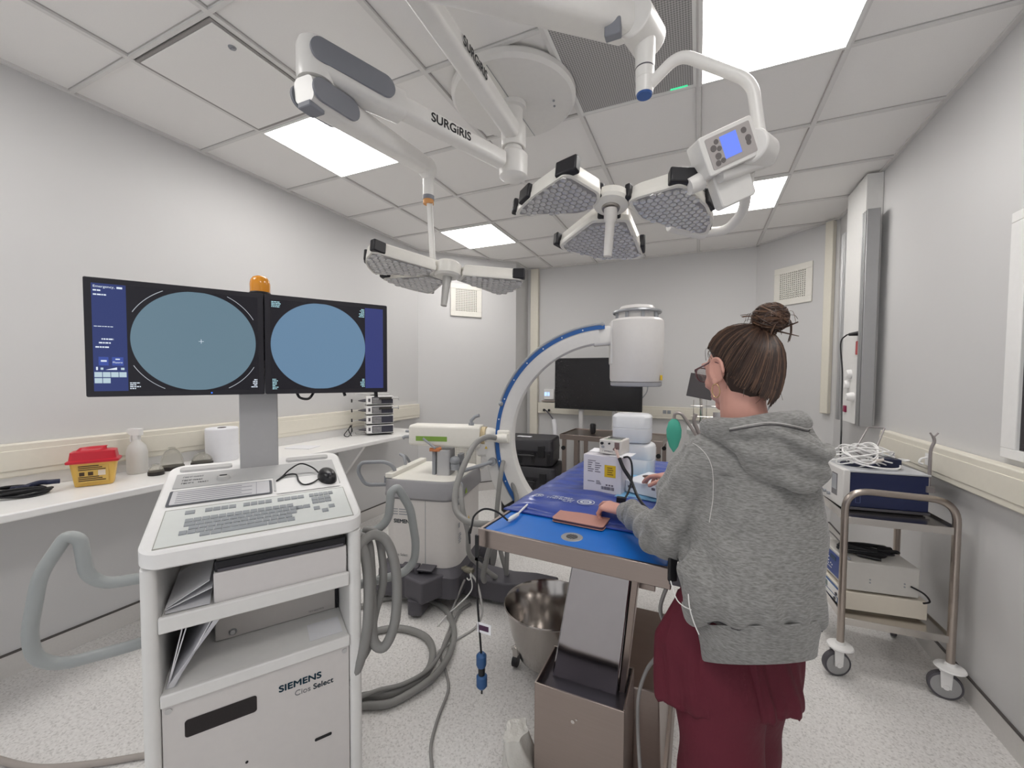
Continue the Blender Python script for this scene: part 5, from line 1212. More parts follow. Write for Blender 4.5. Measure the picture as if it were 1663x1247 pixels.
for x, y, a in ((0, 0, 14), (TW, 0, -12), (0, TL2, 40), (TW, TL2, 70)):
    m = MB(); m.lathe([(0, 0), (.05, 0), (.055, .004), (.052, .010), (.02, .016), (.017, .03), (0, .03)], (x, y, .142), 36); bd = obj('bumper_disc', m, M_white2, tr)
    Mx = Matrix.Translation((x-.015*math.cos(math.radians(a)), y-.015*math.sin(math.radians(a)), 0)) @ Matrix.Rotation(math.radians(a), 4, 'Z')
    m = MB(); m.loft([[tuple(Mx @ Vector(p)) for p in ((-.022, yy, .145), (.022, yy, .145), (.018, yy, .055), (-.018, yy, .055))] for yy in (-.024, -.018)]); m.loft([[tuple(Mx @ Vector(p)) for p in ((-.022, yy, .145), (.022, yy, .145), (.018, yy, .055), (-.018, yy, .055))] for yy in (.018, .024)]); m.cyl((0, -.027, .062), (0, .027, .062), .012, M=Mx); m.cbox((0, 0, .138), (.05, .05, .012), Mx); obj('castor_fork', m, M_white2, bd, bevel=.002)
    m = MB(); m.lathe([(0, -.014), (.052, -.014), (.052, .014), (0, .014)], n=40, M=Mx @ Matrix.Translation((0, 0, .062)) @ Matrix.Rotation(PI/2, 4, 'X')); cw_ = obj('castor_wheel', m, M_alu, bd)
    m = MB(); m.lathe([(.052, -.015), (.060, -.013), (.062, 0), (.060, .013), (.052, .015)], n=44, M=Mx @ Matrix.Translation((0, 0, .062)) @ Matrix.Rotation(PI/2, 4, 'X'), cap=False); obj('tyre', m, M_dgrey, cw_)
# top device: navy blue box with white front facing left
M_navy = mat('navy_metal', (38, 46, 82), .35)
r = root('blue_generator', 'navy blue electronic unit with white twin-screen front, on the top trolley shelf', 'medical device', (.695, 2.545, .795), 7)
m = MB(); m.box(.02, .345, -.03, .29, .018, .195); obj('case', m, M_navy, r, bevel=.004)
m = MB(); m.box(.015, .35, -.035, .295, .195, .205); obj('lid', m, mat('lid_grey', (188, 190, 194), .4), r, bevel=.003)
m = MB(); m.box(-.01, .02, -.035, .295, .008, .205); fr = obj('front_bezel', m, mat('device_white', (222, 220, 218), .35), r, bevel=.004)
m = MB(); m.box(-.0115, -.0095, .185, .275, .095, .185); m.box(-.0115, -.0095, .03, .09, .055, .17); obj('screen', m, mat('screen_grey', (112, 110, 114), .25), fr, smooth=False)
m = MB(); m.box(-.0125, -.011, .035, .085, .085, .165); obj('screen_slots', m, mat('slots_pale', (160, 162, 168), .4), fr, smooth=False)
for y in (.265, .215, .165, .115):
    m = MB(); m.cyl((-.01, y, .045), (-.022, y, .045), .009); obj('connector', m, M_grey, fr)
m = MB(); m.box(-.012, .35, -.036, -.03, .006, .018); m.box(.0, .34, -.02, .28, .0, .018); obj('base', m, M_dgrey, r, bevel=.002)
m = MB()
for q in ((.045, .047, .04, .10), (.065, .067, .04, .10), (.045, .067, .04, .042), (.045, .067, .098, .10)): m.box(q[0], q[1], -.0312, -.030, q[2], q[3])
obj('side_mark', m, mat('mark_blue', (86, 98, 140), .5), r, smooth=False)
m = MB(); m.box(.33, .36, -.04, -.01, .12, .15); m.tube(round_path([(.345, -.025, .13), (.345, -.025, .33), (.36, -.025, .37), (.352, -.025, .395)], .03), .007, 12); m.tube([(.352, -.025, .39), (.34, -.025, .41)], .004, 8); m.tube([(.356, -.025, .39), (.372, -.025, .41)], .004, 8); obj('cable_hook', m, mat('hook_grey', (150, 144, 144), .4, .4), r)
m = MB(); m.box(-.0, .34, -.01, .27, 0, .003); o = obj('green_mat', m, mat('grey_green_mat', (120, 130, 124), .7), loc=(.70, 2.44, .7935)); bpy.data.objects.remove(o)
# coiled white lead heap plus wire stand on top
r = root('white_lead_heap', 'tangle of thin white leads heaped on top of the navy blue unit', 'cables', (.80, 2.68, 1.003))
random.seed(21); m = MB()
for k in range(13):
    a = random.uniform(.06, .12); b = random.uniform(.045, .09); cx, cy = random.uniform(-.03, .05), random.uniform(-.03, .03); z0 = .010+.007*k; ph = random.uniform(0, 6)
    m.tube([(cx+a*math.cos(t+ph), cy+b*math.sin(t+ph), z0+.018*math.sin(2*t+k)) for t in [2*PI*i/36 for i in range(36)]], .0036, 8, closed=True)
m.tube(cr([(.05, -.06, .05), (.12, -.05, .03), (.17, .02, .03), (.23, .06, .03), (.2, .1, .03)], 6), .0036, 8)
m.tube(cr([(-.06, -.03, .03), (-.02, -.10, .02), (.06, -.12, .01), (.14, -.08, .01), (.15, -.02, .03), (.08, .0, .05)], 6), .0045, 8)
obj('leads', m, M_white2, r)
m = MB(); m.tube([(-.0, -.07, .02), (.06, -.085, .045), (.075, -.09, .05)], .008, 10); obj('probe', m, mat('probe_beige', (206, 198, 190), .5), r)
m = MB()
rings = [[(.0+.11*s_*math.cos(t)+.03, .075*s_*math.sin(t), z) for t in [2*PI*i/32 for i in range(32)]] for z, s_ in ((0, 1), (.006, 1.02), (.012, .95), (.014, .2))]
m.loft(rings); m.box(.06, .16, -.05, .04, .004, .05); o = obj('navy_base', m, mat('navy_plastic', (28, 34, 62), .45), bevel=.006, loc=(.80, 2.68, 1.0005)); tag(o, 'dark navy round-based holder under the white leads', 'holder')
m = MB(); m.tube(round_path([(-.02, .0, 0), (-.055, .02, .02), (.05, .18, .14), (.12, .17, .14), (.03, .02, .015), (-.02, .0, 0)], .01), .004, 8); o = obj('wire_stand', m, mat('hook_grey', (150, 144, 144), .4, .4), loc=(.84, 2.68, 1.05)); tag(o, 'bent grey wire stand rising above the white leads', 'wire stand')
# lower devices
r = root('beige_generator', 'beige electronic unit with a blue control face on the lower trolley shelf, upper one', 'medical device', (.70, 2.50, .398), 7)
Mb = mat('device_beige', (206, 203, 198), .4)
m = MB(); m.box(.0, .30, -.03, .27, .006, .15); obj('case', m, Mb, r, bevel=.006)
m = MB(); m.box(-.004, .0, -.022, .215, .022, .135); fc = obj('control_face', m, mat('face_blue', (54, 76, 142), .4), r, bevel=.001)
m = MB()
for y, z in ((.19, .08), (.17, .08), (.155, .095), (.155, .075), (.155, .06), (.13, .07), (.115, .065), (.02, .085), (.015, .10)): m.cyl((-.004, y, z), (-.0055, y, z), .004, n=10)
for i in range(5): m.box(-.0052, -.004, .12+.014*i, .128+.014*i, .045, .049)
obj('face_print', m, M_white, fc, smooth=False)
m = MB(); m.box(-.0055, -.004, .075, .135, .10, .122); obj('display', m, mat('display_teal', (28, 60, 92), .3), fc, smooth=False)
m = MB(); m.box(-.005, .0, .228, .252, .07, .10); m.box(-.005, .0, .225, .255, .11, .12); m.box(-.005, .0, .225, .255, .045, .052); obj('switches', m, mat('dark_teal', (26, 54, 70), .4), r, smooth=False)
for x in (.10, .24):
    for z in (.055, .07): 
        m = MB(); m.cyl((x, -.03, z), (x, -.0315, z), .004, n=12); obj('screw', m, M_grey, r)
m = MB(); m.tube(round_path([(.02, -.012, .153), (.0, -.012, .17), (.02, .1, .17)], .01), .008, 10); obj('rear_feet', m, M_grey, r)
r = root('cream_generator', 'flat cream electronic unit with a white and blue face, at the bottom of the trolley', 'medical device', (.688, 2.49, .296), 7)
m = MB(); m.box(.0, .345, -.025, .285, .008, .098); m.box(.02, .32, 0, .26, 0, .008); obj('case', m, mat('device_cream', (222, 214, 200), .45), r, bevel=.006)
m = MB(); m.box(-.005, 0, -.02, .28, .01, .088); fc = obj('blue_face', m, mat('face_blue2', (70, 102, 150), .4), r, bevel=.001)
m = MB(); m.box(-.0065, -.005, .0, .28, .042, .080); m.box(-.0065, -.005, .02, .28, .015, .036); obj('white_plate', m, M_white2, fc, bevel=.001)
m = MB(); m.box(-.0075, -.0065, .13, .20, .046, .077); obj('display', m, mat('screen_green_grey', (104, 118, 116), .3), fc, smooth=False)
for y, z in ((.025, .056), (.04, .026)):
    m = MB(); m.cyl((-.0065, y, z), (-.012, y, z), .008); obj('knob', m, M_dgrey, fc)
# black coiled lead on beige unit
r = root('black_lead_coil', 'coiled black lead lying on top of the beige unit on the trolley', 'cable', (.81, 2.60, .550))
random.seed(8); m = MB()
for k in range(8):
    a = random.uniform(.09, .115); b = random.uniform(.028, .045); z0 = .006+.005*k
    m.tube([(a*math.cos(t)+.008*math.sin(t*2+k), b*math.sin(t)+.01*math.cos(k), z0+.004*math.sin(2*t+k)) for t in [2*PI*i/36 for i in range(36)]], .0055, 8, closed=True)
m.tube(cr([(.05, -.03, .04), (.12, -.02, .045), (.14, .0, .03), (.10, .03, .02)], 5), .0055, 8); m.tube([(-.04, -.05, .01), (.03, -.065, .008), (.05, -.068, .008)], .007, 8)
obj('coil', m, M_black, r)
m = MB(); m.tube([(.06, -.01, .035), (.11, .0, .035)], .02, 10); obj('tie', m, M_blackr, r)
hose('thin_lead', [(.62, 2.78, .80), (.60, 2.70, .70), (.60, 2.62, .63), (.585, 2.55, .55), (.57, 2.5, .50)], .003, mat('brown_lead', (64, 54, 50), .5), 'thin dark lead dangling left of the trolley between its shelves')
hose('grey_lead', [(.50, 3.0, .66), (.62, 2.9, .63), (.70, 2.75, .60), (.74, 2.65, .556)], .004, M_hose, 'thin grey lead rising behind the beige unit on the trolley')
hose('rear_lead', [(.965, 2.50, .46), (1.01, 2.49, .44), (1.02, 2.46, .42), (.99, 2.44, .415)], .004, M_black, 'short black loop of lead at the wall end of the beige unit')

# ================================================================ BACKGROUND
# television on its stand
tv = root('television', 'large black flat television on a stand in front of the back wall', 'television', (-1.095, 4.70, 0), -4)
m = MB(); m.box(-.54, .523, -.0, .035, 1.06, 1.68); obj('cabinet', m, mat('tv_black', (18, 18, 21), .35), tv, bevel=.004)
m = MB(); m.box(-.527, .510, -.002, 0, 1.076, 1.667); obj('screen', m, mat('tv_screen', (28, 27, 30), .18), tv, smooth=False)
for x in (-.21, .20):
    m = MB(); m.box(x-.025, x+.025, .035, .075, .12, 1.35); obj('upright', m, M_lgrey, tv, bevel=.003)
m = MB(); m.box(-.35, .35, -.1, .25, .06, .12); m.box(-.24, .24, .03, .08, 1.2, 1.34); obj('stand_base', m, M_lgrey, tv, bevel=.004)
m = MB(); m.tube(cr([(.51, .04, 1.48), (.57, .04, 1.42), (.57, .04, 1.30), (.52, .04, 1.22)], 6), .006, 8); obj('side_lead', m, M_grey, tv)
# steel instrument table
st = root('steel_table', 'stainless steel instrument table with raised legs in front of the television', 'table', (-1.305, 3.95, 0), -2)
m = MB(); m.box(0, 1.02, 0, .54, .845, .85); m.box(0, 1.02, 0, .006, .81, .862); m.box(0, 1.02, .534, .54, .81, .862); m.box(0, .006, .006, .534, .81, .862); m.box(1.014, 1.02, .006, .534, .81, .862); obj('tabletop', m, M_steel, st, bevel=.002)
for x, y in ((.04, .04), (.98, .04), (.04, .50), (.98, .50)):
    m = MB(); m.box(x-.02, x+.02, y-.02, y+.02, .04, .83); obj('leg', m, M_steel, st, bevel=.003)
    m = MB(); m.cyl((x, y-.02, .72), (x, y-.035, .72), .022); m.cyl((x, y, 0), (x, y, .04), .025); obj('clamp_knob', m, M_black, st)
m = MB(); m.box(.15, .19, .02, .05, .1, .82); m.box(.26, .30, .0, .03, .1, .82); obj('rail', m, M_steel, st, bevel=.002)
m = MB(); m.lathe([(0, 0), (.022, 0), (.030, .02), (.032, .09), (.025, .105), (0, .105)], n=24); o = obj('black_bottle', m, M_black, loc=(-1.02, 4.22, .851)); tag(o, 'small black cylinder standing on the steel table behind the carton', 'container')
# stack of black hard cases
def case(loc, w, dd, h, label, rz):
    r = root('hard_case', label, 'case', loc, rz, group='black hard cases stacked behind the C-arm')
    Mk = mat('case_black', (42, 41, 46), .45, bump=.1, bscale=200)
    m = MB()
    def rr(s_, z): return [(x, y, z) for x, y in rpoly(-w/2*s_, w/2*s_, -dd/2*s_, dd/2*s_, .05, 5)]
    m.loft([rr(.93, 0), rr(.98, .02), rr(.99, h*.55), rr(1.0, h*.57), rr(1.0, h*.60), rr(.99, h*.62), rr(.97, h*.94), rr(.92, h)]); obj('shell', m, Mk, r, bevel=.003)
    for x in (-w*.30, w*.28):
        m = MB(); m.box(x-.035, x+.035, -dd/2-.012, -dd/2+.01, h*.35, h*.78); obj('latch', m, M_black, r, bevel=.004)
    for x in (-w*.42, -w*.12, w*.12, w*.42):
        m = MB(); m.box(x-.015, x+.015, -dd/2-.006, -dd/2+.02, h*.1, h*.5); obj('rib', m, M_black, r, bevel=.004)
    m = MB(); m.tube(round_path([(-.09, -dd/2, h*.45), (-.09, -dd/2-.03, h*.42), (.09, -dd/2-.03, h*.42), (.09, -dd/2, h*.45)], .02), .010, 10); obj('handle', m, M_black, r)
    return r
case((-1.64, 4.05, .0), .60, .48, .26, 'lowest black hard case of the stack behind the C-arm', 6)
case((-1.62, 4.05, .265), .60, .46, .25, 'middle black hard case of the stack behind the C-arm', 3)
case((-1.655, 4.05, .520), .56, .44, .28, 'topmost black hard case of the stack, seen through the C-arm', 8)
m = MB(); m.loft([[(x, y, z) for x, y in rpoly(-.08, .08, -.03, .03, .01)] for z in (0, .004)]); o = obj('paper_label', m, M_paper, loc=(-1.72, 4.0, .801)); tag(o, 'small pale label on top of the uppermost black case', 'label')
# glowing controller, outlets and leads on the back wall trunking
r = root('wall_controller', 'small wall controller with glowing blue-white keys above the back trunking', 'controller', (-1.86, YB, 1.19))
m = MB(); m.box(-.06, .08, -.03, -.001, -.045, .09); obj('case', m, M_white2, r, bevel=.003)
m = MB(); m.box(-.05, -.015, -.032, -.03, .0, .05); m.box(-.005, .02, -.032, -.03, .0, .05); obj('lit_keys', m, mat('lit_blue', (120, 150, 200), .4, emit=(170, 200, 255), es=1.3), r, smooth=False)
m = MB(); m.box(-.09, .10, -.05, -.001, -.075, -.065); obj('ledge', m, mat('ledge_brown', (176, 160, 150), .5), r)
for i, x in enumerate((-1.90, -1.83)):
    m = MB(); m.lathe([(0, 0), (.016, 0), (.018, .012), (.01, .03), (0, .03)], n=18, M=Matrix.Translation((x, YB-.063, 1.0)) @ Matrix.Rotation(PI/2, 4, 'X')); tag(obj('black_plug', m, M_black), ('left black plug in the back wall trunking', 'right black plug in the back wall trunking')[i], 'plug', 'black plugs in the back trunking')
hose('dark_lead', [(-1.87, 5.06, 1.0), (-1.80, 4.98, .97), (-1.72, 4.88, .93), (-1.66, 4.80, .89)], .009, M_dgrey, 'dark lead leaving the back wall sockets beside the C-arm')
hose('white_hose', [(-1.66, 4.80, .90), (-1.62, 4.72, .80), (-1.58, 4.65, .60), (-1.50, 4.58, .35), (-1.42, 4.5, .05)], .03, mat('white_corrugated', (206, 206, 210), .5), 'white gas hose hanging from the back wall behind the black cases')
for i, x in enumerate((-.36, -.31)):
    m = MB(); m.box(-.02, .02, -.006, 0, -.02, .02); m.box(-.009, .009, -.008, -.005, -.009, .009); o = obj('socket_outlet', m, M_grey, loc=(x, YB-.06, 1.04)); tag(o, ('left of two small socket outlets on the back trunking', 'right of two small socket outlets on the back trunking')[i], 'socket', 'socket outlets on the back trunking')
# anaesthesia machine partly hidden behind the woman
an = root('ventilator', 'ventilator trolley with tilted screen, wire rack and breathing tubes, half hidden by the woman', 'ventilator', (.14, 3.85, 0))
m = MB(); m.prism(rpoly(-.20, .36, -.2, .25, .05), .12, .98); m.box(-.15, .32, -.22, -.15, .70, .95); obj('cabinet', m, M_white2, an, bevel=.006)
m = MB(); m.prism(rpoly(-.22, .38, -.22, .27, .05), .98, 1.02); obj('worktop', m, M_lgrey, an, bevel=.003)
m = MB(); m.box(-.10, .10, -.015, .015, -.10, .10, Matrix.Translation((-.115, -.15, 1.385)) @ Matrix.Rotation(math.radians(-8), 4, 'Z') @ Matrix.Rotation(math.radians(10), 4, 'Y')); scn = obj('screen', m, mat('vent_screen', (84, 80, 82), .3), an, bevel=.004)
m = MB(); m.tube([(-.115, -.13, 1.29), (-.10, -.1, 1.0)], .012, 10)
for i in range(3): m.tube([(-.17+.05*i, -.16, 1.27), (-.17+.05*i, -.16, 1.05)], .003, 6)
m.tube([(-.19, -.16, 1.22), (.02, -.16, 1.22)], .003, 6); m.tube([(-.19, -.16, 1.13), (.02, -.16, 1.13)], .003, 6); m.box(-.02, .10, -.17, -.14, 1.11, 1.17); obj('wire_rack', m, M_chrome, an)
m = MB(); m.tube(round_path([(-.315, -.30, 1.11), (-.315, -.30, 1.165), (-.26, -.30, 1.165), (-.12, -.28, .95)], .03), .013, 12); m.tube(round_path([(-.15, -.25, 1.16), (-.17, -.25, 1.10), (-.10, -.24, .95)], .03), .016, 12); obj('breathing_tube', m, mat('tube_silver', (168, 160, 158), .3, .5), an)
m = MB(); m.tube(round_path([(.30, .0, 1.02), (.42, .0, 1.25), (.42, .0, 1.32)], .05), .007, 8); obj('grey_line', m, M_grey, an)
m = MB(); m.box(.24, .42, -.1, .1, 1.10, 1.15); m.box(.24, .28, -.02, .02, 1.0, 1.10); obj('side_tray', m, M_white2, an, bevel=.004)
for x, y in ((-.17, -.17), (.33, -.17), (-.17, .22), (.33, .22)):
    m = MB(); m.cyl((x, y-.015, .06), (x, y+.015, .06), .06); m.box(x-.02, x+.02, y-.02, y+.02, .08, .125); obj('castor', m, M_dgrey, an)
m = MB(); m.lathe([(0, -.28), (.006, -.275), (.035, -.23), (.058, -.15), (.06, -.09), (.045, -.03), (.018, 0), (0, 0)], n=28); o = obj('breathing_bag', m, mat('green_rubber', (76, 176, 154), .45), loc=(-.175, 3.55, 1.115)); o.scale = (1, .7, 1); tag(o, 'green rubber breathing bag hanging from a tube left of the woman', 'breathing bag')
# ================================================================ THE WOMAN AT THE TABLE
from mathutils import noise as mnoise
RR = Vector((.9171, .3985, 0)); WW = Vector((-.3985, .9171, 0))
def RW(x, d, z): p = RR*x + WW*d; return Vector((p.x, p.y, z))
pr = root('person', 'woman in grey hooded sweatshirt and dark red scrubs, back turned, hands on the table', 'person', (.10, 1.15, 0))
PO = Vector((.10, 1.15, 0))
def bake(name, mb, m, parent, voxel, smooth=6, fac=.5, disp=None, decim=None):
    o = obj(name, mb, m, None)
    rm = o.modifiers.new('r', 'REMESH'); rm.mode = 'VOXEL'; rm.voxel_size = voxel; rm.use_smooth_shade = True
    sm = o.modifiers.new('s', 'SMOOTH'); sm.iterations = smooth; sm.factor = fac
    bpy.context.view_layer.update()
    me = bpy.data.meshes.new_from_object(o.evaluated_get(bpy.context.evaluated_depsgraph_get()))
    bpy.data.objects.remove(o); me.materials.clear(); me.materials.append(m)
    if disp:
        me.update(); ns = [v.normal.copy() for v in me.vertices]
        for v, n in zip(me.vertices, ns): v.co = v.co + n*disp(v.co, n)
    for v in me.vertices: v.co = v.co - PO
    me.polygons.foreach_set('use_smooth', [True]*len(me.polygons))
    o = bpy.data.objects.new(name, me); COL.objects.link(o); o.parent = parent
    return o
def place(o): o.location = -PO; return o
M_skin = mat('skin', (206, 154, 140), .5, noise=.07, nscale=30)
M_hood = None
def heather():
    m = bpy.data.materials.new('heather_grey_fleece'); m.use_nodes = True; nt = m.node_tree; b = nt.nodes['Principled BSDF']
    b.inputs['Roughness'].default_value = .95; b.inputs['Sheen Weight'].default_value = .25; b.inputs['Specular IOR Level'].default_value = .1
    tc = nt.nodes.new('ShaderNodeTexCoord'); mp = nt.nodes.new('ShaderNodeMapping'); mp.inputs['Scale'].default_value = (1, 1, 5); nt.links.new(tc.outputs['Object'], mp.inputs[0])
    n = nt.nodes.new('ShaderNodeTexNoise'); n.inputs['Scale'].default_value = 85; n.inputs['Detail'].default_value = 6; nt.links.new(mp.outputs[0], n.inputs['Vector'])
    r = nt.nodes.new('ShaderNodeValToRGB'); r.color_ramp.elements[0].position = .34; r.color_ramp.elements[1].position = .68
    r.color_ramp.elements[0].color = s2l((119, 118, 116)) + (1,); r.color_ramp.elements[1].color = s2l((154, 153, 151)) + (1,)
    nt.links.new(n.outputs[0], r.inputs[0]); nt.links.new(r.outputs[0], b.inputs['Base Color'])
    n2 = nt.nodes.new('ShaderNodeTexNoise'); n2.inputs['Scale'].default_value = 160; nt.links.new(tc.outputs['Object'], n2.inputs['Vector'])
    bp = nt.nodes.new('ShaderNodeBump'); bp.inputs['Strength'].default_value = .12; bp.inputs['Distance'].default_value = .004; nt.links.new(n2.outputs[0], bp.inputs['Height']); nt.links.new(bp.outputs[0], b.inputs['Normal'])
    return m
M_hood = heather()
M_scrub = mat('maroon_scrubs', (92, 22, 40), .75, noise=.10, nscale=9, bump=.15, bscale=60)
# ---- key joints
headC = Vector((.100, 1.167, 1.487))
fdir = Vector((-.689, .725, 0)).normalized(); rdir = Vector((.725, .689, 0)).normalized()
pit = math.radians(-10); fd = (fdir*math.cos(pit)+Vector((0, 0, 1))*math.sin(pit)).normalized()
HM = axes(headC, rdir, fd)      # x right ear, y face, z crown
shL = Vector((.018, 1.125, 1.262)); elL = Vector((-.078, 1.150, 1.035)); wrL = Vector((-.222, 1.385, 1.008))
shR = Vector((.235, 1.235, 1.262)); elR = Vector((.165, 1.420, 1.06)); wrR = Vector((-.050, 1.605, 1.088))
hipL = RW(.515, 1.02, .80); hipR = RW(.595, 1.05, .80)
knL = RW(.500, .985, .48); knR = RW(.605, 1.07, .48); anL = RW(.495, 1.0, .085); anR = RW(.625, 1.09, .085)
# ---- body: head, neck, torso, arms, legs, hands grown as one surface
b = MB()
b.ball((0, -.012, .022), (.072, .088, .080), M=HM); b.ball((0, .038, .005), (.060, .052, .062), M=HM); b.ball((0, .045, -.045), (.046, .044, .044), M=HM); b.ball((0, .070, -.082), (.020, .018, .017), M=HM)
b.tube([HM @ Vector(p) for p in ((0, .085, .022), (0, .100, -.005), (0, .110, -.026), (0, .098, -.034))], [.007, .009, .012, .009], 12)
b.ball((0, .088, -.056), (.020, .010, .006), M=HM); b.ball((0, .086, -.064), (.018, .010, .006), M=HM)
for s_ in (-1, 1):
    b.ball((s_*.034, .064, -.024), (.020, .017, .020), M=HM); b.ball((s_*.03, .082, .028), (.018, .008, .007), M=HM)
    b.ball((s_*.077, -.002, -.004), (.006, .018, .030), M=HM); b.tube([HM @ Vector((s_*.083, -.002+.020*math.cos(t), -.002+.031*math.sin(t))) for t in [math.radians(a) for a in range(-40, 215, 20)]], .0048, 8); b.ball((s_*.079, .010, -.030), (.006, .008, .009), M=HM)
b.tube([headC+Vector((.004, -.006, .0)), Vector((.104, 1.150, 1.40)), Vector((.112, 1.150, 1.34)), Vector((.118, 1.155, 1.28))], [.055, .052, .056, .075], 20)
def ering(c, a, bb, z, n=28, tilt=0): return [tuple(RW(c[0]+a*math.cos(t), c[1]+bb*math.sin(t), z-tilt*math.sin(t))) for t in [2*PI*i/n for i in range(n)]]
b.loft([ering((.545, 1.04), .09, .05, .74), ering((.55, 1.04), .12, .055, .82), ering((.565, 1.03), .10, .06, 1.0), ering((.58, 1.02), .11, .07, 1.15), ering((.575, 1.02), .12, .07, 1.25), ering((.56, 1.02), .06, .05, 1.32)])
b.tube([shL, Vector((-.020, 1.138, 1.17)), elL, wrL], [.040, .036, .032, .025], 16); b.tube([shR, Vector((.212, 1.32, 1.16)), elR, wrR], [.040, .036, .032, .025], 16); b.tube([shL, Vector((.12, 1.16, 1.28)), shR], [.05, .07, .05], 16)
b.tube([hipL, knL, anL], [.055, .045, .034], 18); b.tube([hipR, knR, anR], [.055, .045, .034], 18)
for an in (anL, anR): b.tube([an, an+fdir*.03+Vector((0, 0, -.03)), an+fdir*.15+Vector((0, 0, -.05))], [.034, .036, .022], 14)
def finger(base, d, up, lens, curls, r0, r1):
    # chain of phalanges; curls are bends in degrees towards -up
    pts = [base]; d = d.normalized(); up = (up-d*up.dot(d)).normalized(); p = base.copy()
    for L_, c_ in zip(lens, curls):
        a = math.radians(c_); d2 = (d*math.cos(a)-up*math.sin(a)).normalized(); up = (up*math.cos(a)+d*math.sin(a)).normalized(); d = d2; p = p+d*L_; pts.append(p.copy())
    n = len(pts); rs = [r0+(r1-r0)*i/(n-1) for i in range(n)]
    b.tube(pts, rs, 12); 
    for q, rr in zip(pts, rs): b.ball(tuple(q), rr*1.02, 12, 8)
    return pts
def hand(wr, h, spread, up, curls, thumb, sc=1.0, right=False):
    h = h.normalized(); spread = spread.normalized()
    pc = wr+h*.045*sc
    # palm as a flattened loft from wrist to knuckles
    rings = []
    for t, w_, th in ((-.01, .024, .019), (.02, .030, .017), (.055, .038, .015), (.082, .038, .012)):
        c = wr+h*t*sc; rings.append([tuple(c+spread*(w_*math.cos(a))+up*(th*math.sin(a))) for a in [2*PI*i/20 for i in range(20)]])
    b.loft(rings)
    tips = []
    for i, (cu, ln) in enumerate(zip(curls, ((.040, .024, .020), (.044, .027, .021), (.041, .025, .020), (.032, .019, .018)))):
        off = (.028-.0185*i)
        base = wr+h*(.080-.003*abs(i-1))*sc+spread*off+up*.002
        tips.append(finger(base, h+spread*(.12-.09*i), up, [x*sc for x in ln], cu, .0088, .0068))
    base = wr+h*.022*sc+spread*.026-up*.004
    tips.append(finger(base, thumb, up, [.034*sc, .030*sc, .024*sc], (0, 8, 12), .0105, .0078))
    return tips
upv = Vector((0, 0, 1))
hL = Vector((-.88, .42, -.02)); sL = Vector((.43, .90, .10))
tL = hand(wrL, hL, sL, (upv+Vector((-.1, -.2, 0))).normalized(), ((16, 24, 16), (36, 44, 26), (48, 50, 28), (54, 52, 28)), (hL*.8+sL*.6+upv*-.25), 1.0)
hR = Vector((-.84, .50, -.06)); sR = Vector((-.50, -.84, .0))
tR = hand(wrR, hR, sR, (upv+Vector((.0, -.12, 0))).normalized(), ((12, 22, 14), (14, 24, 16), (16, 26, 18), (18, 28, 18)), (hR*.85+sR*.55+upv*-.20), 1.0)
body = bake('body', b, M_skin, pr, .0042, 3, .4)
# nails, eyes
m = MB()
for T in (tL, tR):
    for ch in T:
        q, p = ch[-1], ch[-2]; d = (q-p).normalized(); m.ball(tuple(q+upv*.0045+d*.001-PO), (.0042, .0042, .0022), 10, 6)
obj('fingernails', m, mat('nail', (222, 176, 166), .25), pr)
for s_ in (-1, 1):
    m = MB(); m.ball((s_*.029, .071, .006), .0115, M=HM); e = place(obj('eye', m, mat('eye_white', (232, 228, 224), .15), pr))
    m = MB(); m.ball((s_*.029, .0806, .006), (.0052, .003, .0052), 14, 8, M=HM); i_ = obj('iris', m, mat('iris_brown', (72, 48, 34), .15), e)
# earring hoop
for s_ in (-1, 1):
    m = MB(); m.tube([HM @ Vector((s_*.082, .008+.012*math.cos(t), -.052+.017*math.sin(t))) for t in [2*PI*i/28 for i in range(28)]], .0011, 8, closed=True); place(obj('hoop_earring', m, mat('gold', (204, 176, 128), .25, 1.0), pr))
# glasses
m = MB()
for s_ in (-1, 1):
    m.tube([HM @ Vector((s_*.032+.026*math.cos(t), .100-.008*abs(math.cos(t)), .004+.019*math.sin(t))) for t in [2*PI*i/28 for i in range(28)]], .0018, 8, closed=True)
    m.tube([HM @ Vector(p) for p in ((s_*.058, .094, .012), (s_*.071, .080, .014), (s_*.080, .01, .024), (s_*.080, -.014, .012))], .0022, 8)
m.tube([HM @ Vector(p) for p in ((-.008, .101, .01), (0, .107, .012), (.008, .101, .01))], .0017, 8)
gl = place(obj('glasses', m, mat('glasses_rose_brown', (98, 62, 66), .3), pr))
m = MB()
for s_ in (-1, 1): m.loft([[tuple(HM @ Vector((s_*.032+.025*math.cos(t), .0995+yy, .004+.018*math.sin(t)))) for t in [2*PI*i/24 for i in range(24)]] for yy in (0, .001)])
obj('lenses', m, mat('lens_clear', (240, 240, 240), .05, trans=1, alpha=.25), gl)

